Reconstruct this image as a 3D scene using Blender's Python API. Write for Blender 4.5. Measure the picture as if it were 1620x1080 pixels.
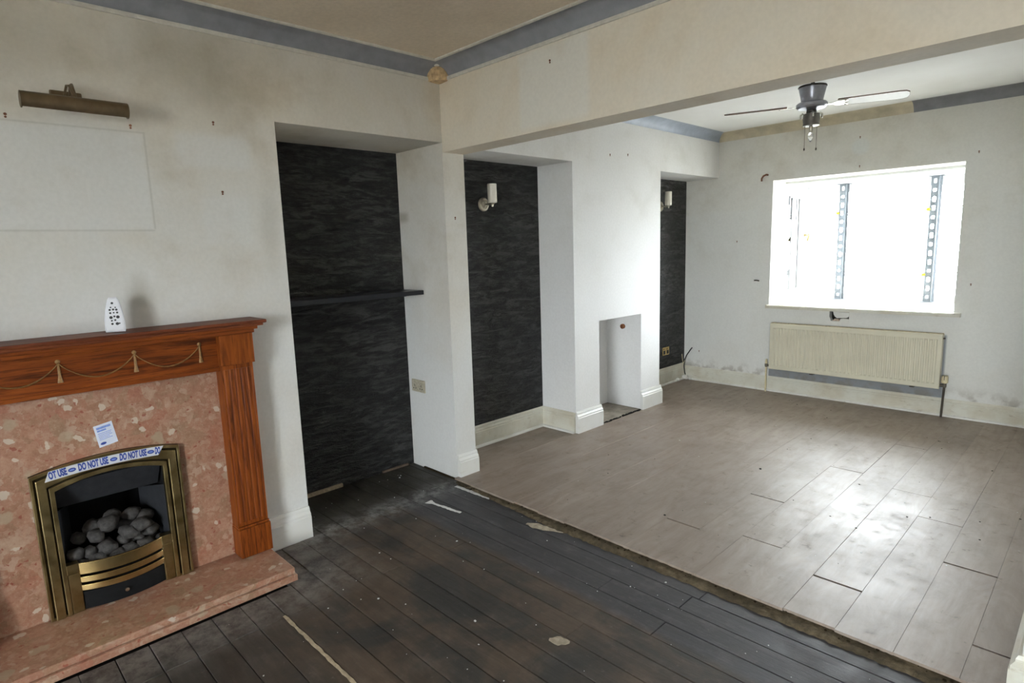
import bpy, bmesh, math, random
from mathutils import Vector, Matrix
R = random.Random(7)
S = bpy.context.scene
for o in list(bpy.data.objects):
    bpy.data.objects.remove(o)
COL = S.collection

# ------------------------------------------------------------------ camera
CX, YAW, PIT, ROL, FPX = 2.9644, 0.799, -0.1547, -0.0315, 944.47
fw = Vector((-math.sin(YAW)*math.cos(PIT), math.cos(YAW)*math.cos(PIT), math.sin(PIT)))
rt = Vector((math.cos(YAW), math.sin(YAW), 0)); up = rt.cross(fw)
rt2 = math.cos(ROL)*rt + math.sin(ROL)*up
up2 = -math.sin(ROL)*rt + math.cos(ROL)*up
cam = bpy.data.cameras.new('camera'); cam.sensor_width = 36; cam.lens = FPX/1620*36
cam.clip_start = .05; cam.clip_end = 200
co = bpy.data.objects.new('camera', cam); COL.objects.link(co)
m = Matrix((rt2, up2, -fw)).transposed().to_4x4(); m.translation = (CX, 0, 1.5)
co.matrix_world = m
S.camera = co

# ------------------------------------------------------------------ world: bright overcast sky
SKY = 44.0
w = bpy.data.worlds.new('overcast_sky'); S.world = w; w.use_nodes = True
bg = w.node_tree.nodes['Background']
bg.inputs[0].default_value = (.915, .945, 1.0, 1); bg.inputs[1].default_value = SKY
S.cycles.max_bounces = 14; S.cycles.diffuse_bounces = 8
S.view_settings.view_transform = 'Standard'; S.view_settings.look = 'None'
S.view_settings.exposure = 0.23; S.view_settings.gamma = 1; S.view_settings.use_curve_mapping = False

# window openings act as sampling portals for the sky (no light of their own)
def portal(name, loc, rot, sx, sy):
    l = bpy.data.lights.new(name, 'AREA'); l.shape = 'RECTANGLE'; l.size = sx; l.size_y = sy
    l.cycles.is_portal = True
    o = bpy.data.objects.new(name, l); COL.objects.link(o); o.location = loc; o.rotation_euler = rot
    return o
portal('sky_portal_bay', (1.29, 6.86, 1.45), (-math.pi/2, 0, 0), 1.5, 1.2)
portal('sky_portal_front', (3.275, -3.2, 1.115), (math.pi/2, 0, 0), 1.35, 2.1)
portal('sky_portal_bay_right', (2.18, 6.5, 1.45), (0, math.pi/2, 0), 1.1, .6)
portal('sky_portal_bay_side', (.40, 6.5, 1.45), (0, -math.pi/2, 0), 1.1, .6)

# ------------------------------------------------------------------ node helpers
class NT:
    def __init__(s, name, rough=.6, spec=.5, metal=0, base=(.8, .8, .8)):
        s.m = bpy.data.materials.new(name); s.m.use_nodes = True; s.t = s.m.node_tree
        s.b = s.t.nodes['Principled BSDF']
        s.b.inputs['Roughness'].default_value = rough
        s.b.inputs['Specular IOR Level'].default_value = spec
        s.b.inputs['Metallic'].default_value = metal
        s.b.inputs['Base Color'].default_value = (*base, 1)
        s._p = None
    def n(s, t, **k):
        x = s.t.nodes.new(t)
        for a, b in k.items(): setattr(x, a, b)
        return x
    def set(s, sock, v):
        if isinstance(v, bpy.types.NodeSocket): s.t.links.new(v, sock)
        elif v is not None:
            if sock.type == 'RGBA' and len(v) == 3: v = (*v, 1)
            sock.default_value = v
    @property
    def pos(s):
        if not s._p: s._p = s.n('ShaderNodeNewGeometry').outputs['Position']
        return s._p
    def xyz(s):
        q = s.n('ShaderNodeSeparateXYZ'); s.set(q.inputs[0], s.pos); return q.outputs
    def math(s, op, a, b=None, clamp=False):
        q = s.n('ShaderNodeMath', operation=op, use_clamp=clamp); s.set(q.inputs[0], a)
        if b is not None: s.set(q.inputs[1], b)
        return q.outputs[0]
    def scale(s, v, sc, loc=(0, 0, 0), rot=(0, 0, 0)):
        q = s.n('ShaderNodeMapping'); s.set(q.inputs[0], v); q.inputs[3].default_value = sc
        q.inputs[1].default_value = loc; q.inputs[2].default_value = rot; return q.outputs[0]
    def noise(s, v, sc, det=4, rough=.55, dist=0, col=False):
        q = s.n('ShaderNodeTexNoise'); s.set(q.inputs['Vector'], v); q.inputs['Scale'].default_value = sc
        q.inputs['Detail'].default_value = det; q.inputs['Roughness'].default_value = rough
        q.inputs['Distortion'].default_value = dist
        return q.outputs['Color' if col else 'Fac']
    def voro(s, v, sc, feat='F1', out='Distance', rnd=1):
        q = s.n('ShaderNodeTexVoronoi', feature=feat); s.set(q.inputs['Vector'], v)
        q.inputs['Scale'].default_value = sc; q.inputs['Randomness'].default_value = rnd
        return q.outputs[out]
    def ramp(s, f, stops, interp='LINEAR'):
        q = s.n('ShaderNodeValToRGB'); s.set(q.inputs[0], f); e = q.color_ramp.elements
        q.color_ramp.interpolation = interp
        while len(e) < len(stops): e.new(.5)
        for i, (p, c) in enumerate(stops):
            e[i].position = p
            if not hasattr(c, '__len__'): c = (c, c, c)
            e[i].color = (*c, 1)
        return q.outputs[0]
    def rng(s, f, a, b, c=0., d=1., smooth=True):
        q = s.n('ShaderNodeMapRange', interpolation_type='SMOOTHSTEP' if smooth else 'LINEAR')
        s.set(q.inputs[0], f)
        for i, v in enumerate((a, b, c, d)): s.set(q.inputs[1+i], v)
        return q.outputs[0]
    def mix(s, f, a, b, blend='MIX'):
        q = s.n('ShaderNodeMix', data_type='RGBA', blend_type=blend, clamp_factor=True)
        s.set(q.inputs[0], f); s.set(q.inputs[6], a); s.set(q.inputs[7], b); return q.outputs[2]
    def box(s, u, v, u0, u1, v0, v1, e=.01):
        a = s.math('MULTIPLY', s.rng(u, u0-e, u0+e), s.rng(u, u1-e, u1+e, 1., 0.))
        b = s.math('MULTIPLY', s.rng(v, v0-e, v0+e), s.rng(v, v1-e, v1+e, 1., 0.))
        return s.math('MULTIPLY', a, b)
    def rand(s): return s.n('ShaderNodeObjectInfo').outputs['Random']
    def color(s, c): s.set(s.b.inputs['Base Color'], c)
    def rough(s, c): s.set(s.b.inputs['Roughness'], c)
    def bump(s, h, st=.3, d=.01):
        q = s.n('ShaderNodeBump'); q.inputs['Strength'].default_value = st; q.inputs['Distance'].default_value = d
        s.set(q.inputs['Height'], h); s.set(s.b.inputs['Normal'], q.outputs[0])

M = {}
def plain(name, base, rough=.5, metal=0, spec=.5, var=.12, bump=0, sc=30):
    t = NT(name, rough, spec, metal)
    f = t.noise(t.pos, sc, 4)
    lo = tuple(c*(1-var) for c in base); hi = tuple(min(1, c*(1+var)) for c in base)
    t.color(t.ramp(f, [(.3, lo), (.7, hi)]))
    if bump: t.bump(f, bump, .004)
    M[name] = t.m
    return t

# wall paint: cool white emulsion with nicotine-yellow film, soot and paler picture ghosts
def wallpaint(name, axis, clean, cream, dirt, amount, ghosts=(), extra=None, grad=(1.0, 2.5)):
    t = NT(name, .75, .25)
    x, y, z = t.xyz(); u = y if axis == 'y' else x
    big = t.noise(t.pos, 1.3, 4, .6, .6); mid = t.noise(t.pos, 4.5, 5, .6); fine = t.noise(t.pos, 60, 3)
    film = t.math('ADD', t.rng(z, grad[0], grad[1], 0., .62, False), t.math('MULTIPLY', t.math('SUBTRACT', big, .45), 1.3))
    film = t.math('MULTIPLY', film, amount, True)
    for (a, b, c, d, k) in ghosts:
        gm = t.math('MULTIPLY', t.box(u, z, a, b, c, d, .025), k)
        film = t.math('MULTIPLY', film, t.math('SUBTRACT', 1., gm), True)
    col = t.mix(film, clean, cream)
    sp = t.math('MULTIPLY', t.rng(t.math('MULTIPLY', big, mid), .22, .42, 0., .55), t.rng(z, 1.0, 2.0, .15, 1.))
    col = t.mix(t.math('MULTIPLY', sp, amount), col, dirt)
    if extra: col = extra(t, col, u, z)
    col = t.mix(.12, col, t.ramp(fine, [(.35, .35), (.65, .75)]), 'MULTIPLY')
    t.color(col); t.bump(t.math('ADD', fine, t.math('MULTIPLY', mid, 2.)), .12, .004)
    M[name] = t.m
    return t
CLEAN = (.68, .68, .665); CREAM = (.60, .525, .40); DIRT = (.43, .37, .28)
def ex_left(t, col, u, z):
    # soot thrown up over the picture light, outlines of old frames; remote's cast shadow painted beside it
    n = t.noise(t.pos, 6, 3)
    def blob(cu, cz, ru, rz, k):
        d = t.math('SQRT', t.math('ADD', t.math('POWER', t.math('DIVIDE', t.math('SUBTRACT', u, cu), ru), 2.),
                                 t.math('POWER', t.math('DIVIDE', t.math('SUBTRACT', z, cz), rz), 2.)))
        d = t.math('ADD', d, t.math('MULTIPLY', t.math('SUBTRACT', n, .5), .6))
        return t.rng(d, .1, 1.1, k, 0.)
    for b in ((.95, 2.38, .42, .26, .5), (.42, 2.33, .40, .2, .3), (1.1, 2.2, .2, .2, .25),
              (.655, 1.34, .07, .14, .45), (1.25, 1.62, .07, .3, .22)):
        col = t.mix(blob(*b), col, (.27, .24, .175))
    ln = t.math('MAXIMUM', t.box(u, z, -.6, .75, 2.028, 2.034, .004), t.box(u, z, .742, .749, 1.63, 2.03, .004))
    ln = t.math('MAXIMUM', ln, t.box(u, z, -.6, .745, 1.622, 1.628, .004))
    col = t.mix(t.math('MULTIPLY', ln, .3), col, (.28, .26, .21))
    # brown rub left by a former shelf on the alcove reveal
    xx = t.xyz()[0]
    rb = t.math('MULTIPLY', t.rng(t.math('ABSOLUTE', t.math('SUBTRACT', xx, -.455)), .02, .09, 1., 0.), t.rng(t.math('ABSOLUTE', t.math('SUBTRACT', z, 1.725)), .01, .05, .6, 0.))
    col = t.mix(rb, col, (.30, .26, .20))
    return col
wallpaint('paint_left', 'y', CLEAN, CREAM, DIRT, .85,
          [(-.6, .745, 1.625, 2.03, .6), (.865, 1.185, 1.905, 2.05, .55), (.945, 1.16, 1.56, 1.775, .5)], ex_left, (1.0, 2.3))
M['paint_left'].name = 'paint_left_wall'
wallpaint('paint_breast_far', 'y', (.80, .80, .80), (.70, .67, .61), (.5, .48, .42), .45)
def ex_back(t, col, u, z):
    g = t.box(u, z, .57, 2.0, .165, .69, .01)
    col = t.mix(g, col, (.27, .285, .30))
    d = t.noise(t.pos, 9, 5)
    low = t.math('MULTIPLY', t.rng(z, .12, .30, 1., 0.), t.rng(d, .42, .6))
    col = t.mix(t.math('MULTIPLY', low, .7), col, (.22, .18, .13))
    cir = t.math('SQRT', t.math('ADD', t.math('POWER', t.math('SUBTRACT', u, 1.285), 2.), t.math('POWER', t.math('SUBTRACT', z, 2.27), 2.)))
    return t.mix(t.rng(cir, .05, .09, .5, 0.), col, (.7, .73, .72))
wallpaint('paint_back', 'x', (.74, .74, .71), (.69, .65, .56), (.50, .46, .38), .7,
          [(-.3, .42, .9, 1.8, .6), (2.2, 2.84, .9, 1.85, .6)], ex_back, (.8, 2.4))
wallpaint('paint_beam', 'x', (.72, .70, .64), (.71, .615, .475), (.62, .53, .405), 1.0,
          [(.667, 1.125, 2.11, 2.49, .75)], None, (.6, 2.0))
wallpaint('paint_plain', 'x', (.6, .61, .59), (.52, .48, .39), (.4, .36, .28), .8)
wallpaint('paint_reveal', 'x', (.74, .76, .76), (.7, .69, .63), (.6, .58, .52), .25)
# ceilings
t = NT('ceiling_tan', .85, .2); f = t.noise(t.pos, 2.2, 5, .6); g = t.noise(t.pos, 55, 3)
t.color(t.mix(.25, t.ramp(f, [(.3, (.68, .575, .445)), (.7, (.78, .675, .54))]), t.ramp(g, [(.3, .5), (.7, .9)]), 'MULTIPLY')); t.bump(g, .25, .006)
M['ceiling_tan'] = t.m
t = NT('ceiling_white', .85, .2); f = t.noise(t.pos, 1.6, 4, .6); g = t.noise(t.pos, 55, 3)
t.color(t.ramp(f, [(.3, (.80, .79, .77)), (.7, (.86, .86, .85))])); t.bump(g, .2, .006)
M['ceiling_white'] = t.m
plain('coving_grey', (.205, .205, .22), .55, var=.12, sc=14, bump=.1)
plain('coving_grey_light', (.33, .37, .44), .45, var=.12, sc=14, bump=.1)
plain('coving_bead', (.56, .53, .46), .6)
plain('coving_cream', (.52, .46, .33), .6, var=.2, sc=9)
plain('corner_plaster', (.42, .29, .15), .6, var=.35, sc=40)
# skirting gloss
def gloss(name, a, b, d):
    t = NT(name, .35, .5); f = t.noise(t.pos, 5, 5, .6); g = t.noise(t.scale(t.pos, (1, 1, 2.5)), 11, 7, .75)
    c = t.mix(t.rng(f, .35, .7), a, b)
    t.color(t.mix(t.rng(g, .56, .72, 0., .75), c, d)); t.bump(g, .1, .004); M[name] = t.m
gloss('skirting_white', (.72, .72, .70), (.68, .67, .63), (.60, .57, .50))
gloss('skirting_aged', (.64, .63, .55), (.54, .50, .40), (.40, .345, .255))
gloss('bead_white', (.70, .69, .66), (.60, .58, .52), (.3, .25, .2))

# slate-effect wallpaper
t = NT('slate_wallpaper', .5, .4)
v = t.scale(t.pos, (1, 5.5, 26)); w1 = t.noise(v, 1.0, 6, .62, .8); w2 = t.noise(t.scale(t.pos, (1, 16, 60)), 1, 4, .6)
w3 = t.noise(t.scale(t.pos, (1, 3, 7)), 1.1, 3)
h = t.math('ADD', w1, t.math('MULTIPLY', w2, .45))
c = t.ramp(h, [(.58, (.0028, .0028, .0026)), (.70, (.0125, .0122, .0115)), (.86, (.052, .051, .049))])
t.color(t.mix(t.rng(w3, .35, .7, 0., .5), c, (.012, .012, .013))); t.bump(h, 1.0, .022); M['slate_wallpaper'] = t.m

# old floorboards
t = NT('old_boards', .55, .35); x, y, z = t.xyz(); rn = t.rand()
gr = t.noise(t.scale(t.pos, (3.5, 30, 1)), 1, 6, .7, .5); big = t.noise(t.pos, 2.4, 6, .65, .5); mid = t.noise(t.pos, 9, 7, .72)
tone = t.math('ADD', t.math('MULTIPLY', gr, .35), t.math('MULTIPLY', mid, .65))
brown = t.ramp(tone, [(.32, (.042, .029, .0195)), (.52, (.094, .068, .048)), (.72, (.165, .122, .089))])
dark = t.ramp(tone, [(.32, (.018, .0165, .0145)), (.52, (.036, .0335, .030)), (.72, (.078, .072, .066))])
blue = t.ramp(tone, [(.32, (.022, .022, .025)), (.50, (.046, .045, .050)), (.70, (.112, .109, .113))])
edge = t.math('ADD', y, t.math('MULTIPLY', t.math('SUBTRACT', mid, .5), .05))
lo = t.math('ADD', t.math('MULTIPLY', x, .55), t.math('MULTIPLY', y, 1.0))
stain = t.math('MULTIPLY', t.rng(t.math('ADD', big, t.math('MULTIPLY', t.math('SUBTRACT', rn, .5), .10)), .34, .60), t.rng(lo, 1.0, 1.6, .25, 1.))
c = t.mix(t.math('MULTIPLY', stain, .9), dark, brown)
c = t.mix(t.math('MULTIPLY', t.rng(edge, 1.82, 1.89), .92), c, blue)
c = t.mix(t.rng(x, .10, -.06), c, t.ramp(tone, [(.32, (.018, .016, .012)), (.52, (.036, .032, .025)), (.72, (.085, .077, .063))]))
dust = t.noise(t.pos, 12, 7, .75)
dm = t.math('MULTIPLY', t.math('MULTIPLY', t.rng(x, .72, .50), t.rng(y, 1.55, 1.15)), t.rng(dust, .32, .66))
c = t.mix(t.math('MULTIPLY', dm, .85), c, (.19, .17, .155))
dl = t.rng(t.math('ABSOLUTE', t.math('SUBTRACT', x, .04)), .17, .01)
dl = t.math('MULTIPLY', t.math('MULTIPLY', dl, t.rng(dust, .38, .68)), t.rng(y, 1.2, 1.35))
c = t.mix(t.math('MULTIPLY', dl, .9), c, (.24, .235, .23))
c = t.mix(t.math('MULTIPLY', t.rng(t.noise(t.pos, 34, 6, .75), .58, .74), .45), c, (.17, .145, .12))
t.color(c); t.rough(t.rng(mid, .3, .7, .45, .72)); t.bump(t.math('ADD', gr, mid), .4, .004); M['old_boards'] = t.m
plain('gap_black', (.008, .007, .006), .9, spec=.1)

# laminate
t = NT('laminate', .3, .5); rn = t.rand(); mp = t.n('ShaderNodeCombineXYZ'); t.set(mp.inputs[0], t.math('MULTIPLY', rn, 37.)); t.set(mp.inputs[1], t.math('MULTIPLY', rn, 91.))
va = t.n('ShaderNodeVectorMath', operation='ADD'); t.set(va.inputs[0], t.pos); t.set(va.inputs[1], mp.outputs[0])
gr = t.noise(t.scale(va.outputs[0], (26, 1.6, 1)), 1, 6, .6, .8); sm = t.noise(t.pos, 3.2, 6, .65); sp = t.noise(t.pos, 16, 6, .7)
sl = t.noise(t.scale(t.pos, (9, 2.6, 1)), 1, 6, .68, 1.2)
c = t.ramp(sl, [(.28, (.178, .132, .102)), (.5, (.268, .213, .174)), (.74, (.355, .296, .250))])
c = t.mix(.35, c, t.ramp(gr, [(.3, (.20, .15, .117)), (.7, (.325, .265, .22))]))
c = t.mix(t.math('MULTIPLY', rn, .22), c, (.20, .165, .135))
c = t.mix(t.rng(sm, .5, .72, 0., .4), c, (.13, .10, .077))
c = t.mix(t.rng(sp, .60, .74, 0., .6), c, (.055, .045, .04))
t.color(c); t.rough(t.math('ADD', t.rng(sm, .3, .7, .41, .49), t.rng(sp, .48, .75, 0., .14)))
t.bump(t.math('ADD', sl, t.math('MULTIPLY', sp, .5)), .1, .003); M['laminate'] = t.m
t = NT('adhesive_strip', .8, .2); f = t.noise(t.pos, 38, 6, .7); g = t.noise(t.pos, 6, 4)
t.color(t.mix(t.rng(g, .4, .65, 0., .6), t.ramp(f, [(.3, (.05, .038, .022)), (.55, (.135, .105, .065)), (.8, (.21, .17, .115))]), (.05, .04, .025))); t.bump(f, .7, .01); M['adhesive_strip'] = t.m
plain('underlay', (.03, .022, .012), .95, spec=.1, var=.4, sc=60, bump=.5)

# marble: pink-brown agglomerate with cream and white chips
t = NT('pink_marble', .22, .5)
nz = t.noise(t.pos, 9, 4, .6, col=True); va = t.n('ShaderNodeVectorMath', operation='MULTIPLY_ADD')
t.set(va.inputs[0], nz); va.inputs[1].default_value = (.09, .09, .09); t.set(va.inputs[2], t.pos); v = va.outputs[0]
def chip(sc, stops):
    q = t.n('ShaderNodeTexVoronoi'); t.set(q.inputs['Vector'], v); q.inputs['Scale'].default_value = sc
    sx = t.n('ShaderNodeSeparateColor'); t.set(sx.inputs[0], q.outputs['Color'])
    return t.ramp(sx.outputs[0], stops, 'CONSTANT'), sx.outputs[1], q.outputs['Distance']
c1, r1, d1 = chip(17, [(0, (.38, .175, .115)), (.22, (.46, .25, .165)), (.42, (.33, .20, .12)), (.58, (.50, .30, .21)), (.74, (.30, .21, .125)), (.86, (.40, .13, .08)), (.94, (.56, .42, .31))])
c2, r2, d2 = chip(46, [(0, (.42, .2, .13)), (.3, (.50, .32, .23)), (.55, (.34, .17, .10)), (.8, (.58, .44, .34))])
c = t.mix(t.rng(t.noise(t.pos, 14, 4), .4, .6), c1, c2)
soft = t.noise(t.pos, 22, 6, .7); c = t.mix(.55, c, t.ramp(soft, [(.3, (.27, .135, .088)), (.7, (.42, .26, .185))]))
fs_ = t.noise(t.pos, 70, 5, .75); c = t.mix(t.rng(fs_, .5, .7, 0., .5), c, (.24, .085, .05)); c = t.mix(t.rng(fs_, .48, .32, 0., .4), c, (.52, .40, .30))
c3, r3, d3 = chip(27, [(0, 0), (.92, 1)]); wm = t.math('MULTIPLY', c3, t.rng(d3, .42, .34)); c = t.mix(t.math('MULTIPLY', wm, .8), c, (.60, .54, .46))
c4, r4, d4 = chip(11, [(0, 0), (.90, 1)]); wm = t.math('MULTIPLY', c4, t.rng(d4, .40, .30)); c = t.mix(t.math('MULTIPLY', wm, .6), c, (.42, .36, .26))
c5, r5, d5 = chip(60, [(0, 0), (.94, 1)]); wm = t.math('MULTIPLY', c5, t.rng(d5, .42, .34)); c = t.mix(t.math('MULTIPLY', wm, .8), c, (.28, .07, .04))
t.color(t.mix(1., c, (.90, .88, .86), 'MULTIPLY')); t.rough(t.rng(soft, .3, .7, .28, .42)); M['pink_marble'] = t.m

def wood(name, ax, lo, mid_, hi):
    t = NT(name, .45, .18)
    s = {'y': (60, 4, 60), 'z': (60, 60, 4), 'x': (4, 60, 60)}[ax]
    g = t.noise(t.scale(t.pos, tuple(k*.55 for k in s)), 1, 5, .6, 1.6); p = t.noise(t.scale(t.pos, tuple(k*3 for k in s)), 1, 3)
    c = t.ramp(g, [(.32, lo), (.48, mid_), (.66, hi)])
    t.color(t.mix(t.rng(p, .55, .72, 0., .6), c, tuple(k*.4 for k in lo))); t.bump(p, .15, .002); M[name] = t.m
wood('oak_across', 'y', (.062, .013, .003), (.165, .037, .006), (.235, .058, .009))
wood('oak_upright', 'z', (.075, .016, .003), (.185, .043, .006), (.265, .070, .010))
wood('oak_shelf', 'y', (.06, .016, .008), (.13, .034, .014), (.18, .05, .018))
plain('gold_paint', (.27, .145, .045), .6, .0, var=.3, sc=90)
t = NT('aged_brass', .34, .5, 1); f = t.noise(t.pos, 18, 5, .6); t.color(t.ramp(f, [(.3, (.25, .185, .08)), (.7, (.38, .29, .14))])); t.rough(t.rng(f, .3, .7, .28, .45)); M['aged_brass'] = t.m
plain('bright_brass', (.52, .38, .17), .25, 1, var=.1)
plain('brass_shadow', (.05, .036, .016), .5, .8)
plain('black_iron', (.006, .006, .0065), .75, spec=.2, var=.3)
plain('grey_iron', (.022, .023, .027), .7, spec=.25, var=.2)
t = NT('coal', .75, .3); f = t.noise(t.pos, 45, 5, .65); t.color(t.ramp(f, [(.3, (.03, .0275, .027)), (.7, (.095, .087, .083))])); t.bump(f, .5, .006); M['coal'] = t.m
plain('tape_white', (.62, .62, .64), .35, var=.04)
plain('ink_blue', (.03, .06, .30), .5, var=.1)
plain('ink_pale_blue', (.20, .30, .68), .5, var=.2, sc=120)
plain('paper', (.66, .70, .82), .6, var=.05)
plain('white_plastic', (.74, .75, .80), .35, var=.04)
plain('dark_rubber', (.02, .02, .022), .6, var=.3)
plain('bronze', (.17, .125, .075), .42, .85, var=.15)
plain('black_shelf', (.012, .013, .018), .35, var=.2)
plain('cream_plastic', (.42, .38, .29), .45, var=.2, sc=80)
plain('cream_enamel', (.60, .565, .44), .42, var=.05, sc=6)
plain('enamel_rust', (.45, .37, .24), .7, var=.4, sc=50)
plain('pipe_metal', (.16, .14, .11), .5, .6, var=.4)
plain('pipe_dark', (.07, .055, .04), .6, .3, var=.3)
plain('valve_cream', (.60, .52, .33), .5)
plain('chrome', (.62, .60, .55), .18, 1, var=.03)
plain('nickel', (.50, .46, .38), .28, 1, var=.1)
t = NT('opal_glass', .3, .5, base=(.80, .75, .66)); t.b.inputs['Subsurface Weight'].default_value = 0; M['opal_glass'] = t.m
plain('steel_galv', (.19, .21, .235), .5, .3, var=.15, sc=40)
plain('steel_pale', (.75, .77, .8), .5, .1, var=.05)
plain('yellow_plastic', (.85, .60, .03), .4)
plain('upvc', (.82, .83, .84), .3, var=.02)
plain('gasket', (.06, .06, .07), .6)
plain('timber_raw', (.36, .29, .20), .8, var=.25, sc=50)
plain('timber_dark', (.12, .085, .06), .8, var=.3, sc=40)
plain('plug_brown', (.16, .06, .025), .7, var=.2)
plain('hole_dark', (.02, .017, .014), .95, spec=.1)
plain('plaster_pink', (.46, .36, .28), .9, var=.2)
plain('plaster_white', (.62, .60, .56), .9, var=.12, sc=40)
plain('paint_drip', (.62, .62, .61), .6, var=.1)
plain('paint_grime', (.33, .28, .21), .7, var=.35, sc=35)
plain('hearth_stone', (.27, .24, .20), .85, var=.3, sc=18, bump=.3)
plain('rust', (.24, .09, .035), .8, var=.3)
plain('cable_black', (.015, .014, .013), .5)
plain('fan_silver', (.33, .34, .38), .3, .75, var=.1)
plain('fan_grey', (.16, .15, .135), .35, .8)
plain('fan_dark', (.06, .055, .05), .4, .6)
plain('blade_white', (.80, .80, .80), .4, var=.03)
plain('blade_edge', (.10, .055, .035), .6, var=.3)
plain('blade_top_dark', (.12, .075, .05), .5, var=.2)
plain('yard_concrete', (.6, .58, .55), .9, var=.15, sc=2)
t = NT('bulb_glass', .05, .5); t.b.inputs['Transmission Weight'].default_value = .85; t.b.inputs['Base Color'].default_value = (.95, .95, .95, 1); M['bulb_glass'] = t.m
# window pane: thin clear glass
m = bpy.data.materials.new('window_glass'); m.use_nodes = True; q = m.node_tree; q.nodes.clear()
o_ = q.nodes.new('ShaderNodeOutputMaterial'); mx = q.nodes.new('ShaderNodeMixShader'); tr = q.nodes.new('ShaderNodeBsdfTransparent'); gl = q.nodes.new('ShaderNodeBsdfGlossy'); fr = q.nodes.new('ShaderNodeFresnel')
gl.inputs['Roughness'].default_value = .02; tr.inputs[0].default_value = (.95, .97, .96, 1); fr.inputs[0].default_value = 1.3
q.links.new(fr.outputs[0], mx.inputs[0]); q.links.new(tr.outputs[0], mx.inputs[1]); q.links.new(gl.outputs[0], mx.inputs[2]); q.links.new(mx.outputs[0], o_.inputs[0]); M['window_glass'] = m

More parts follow.
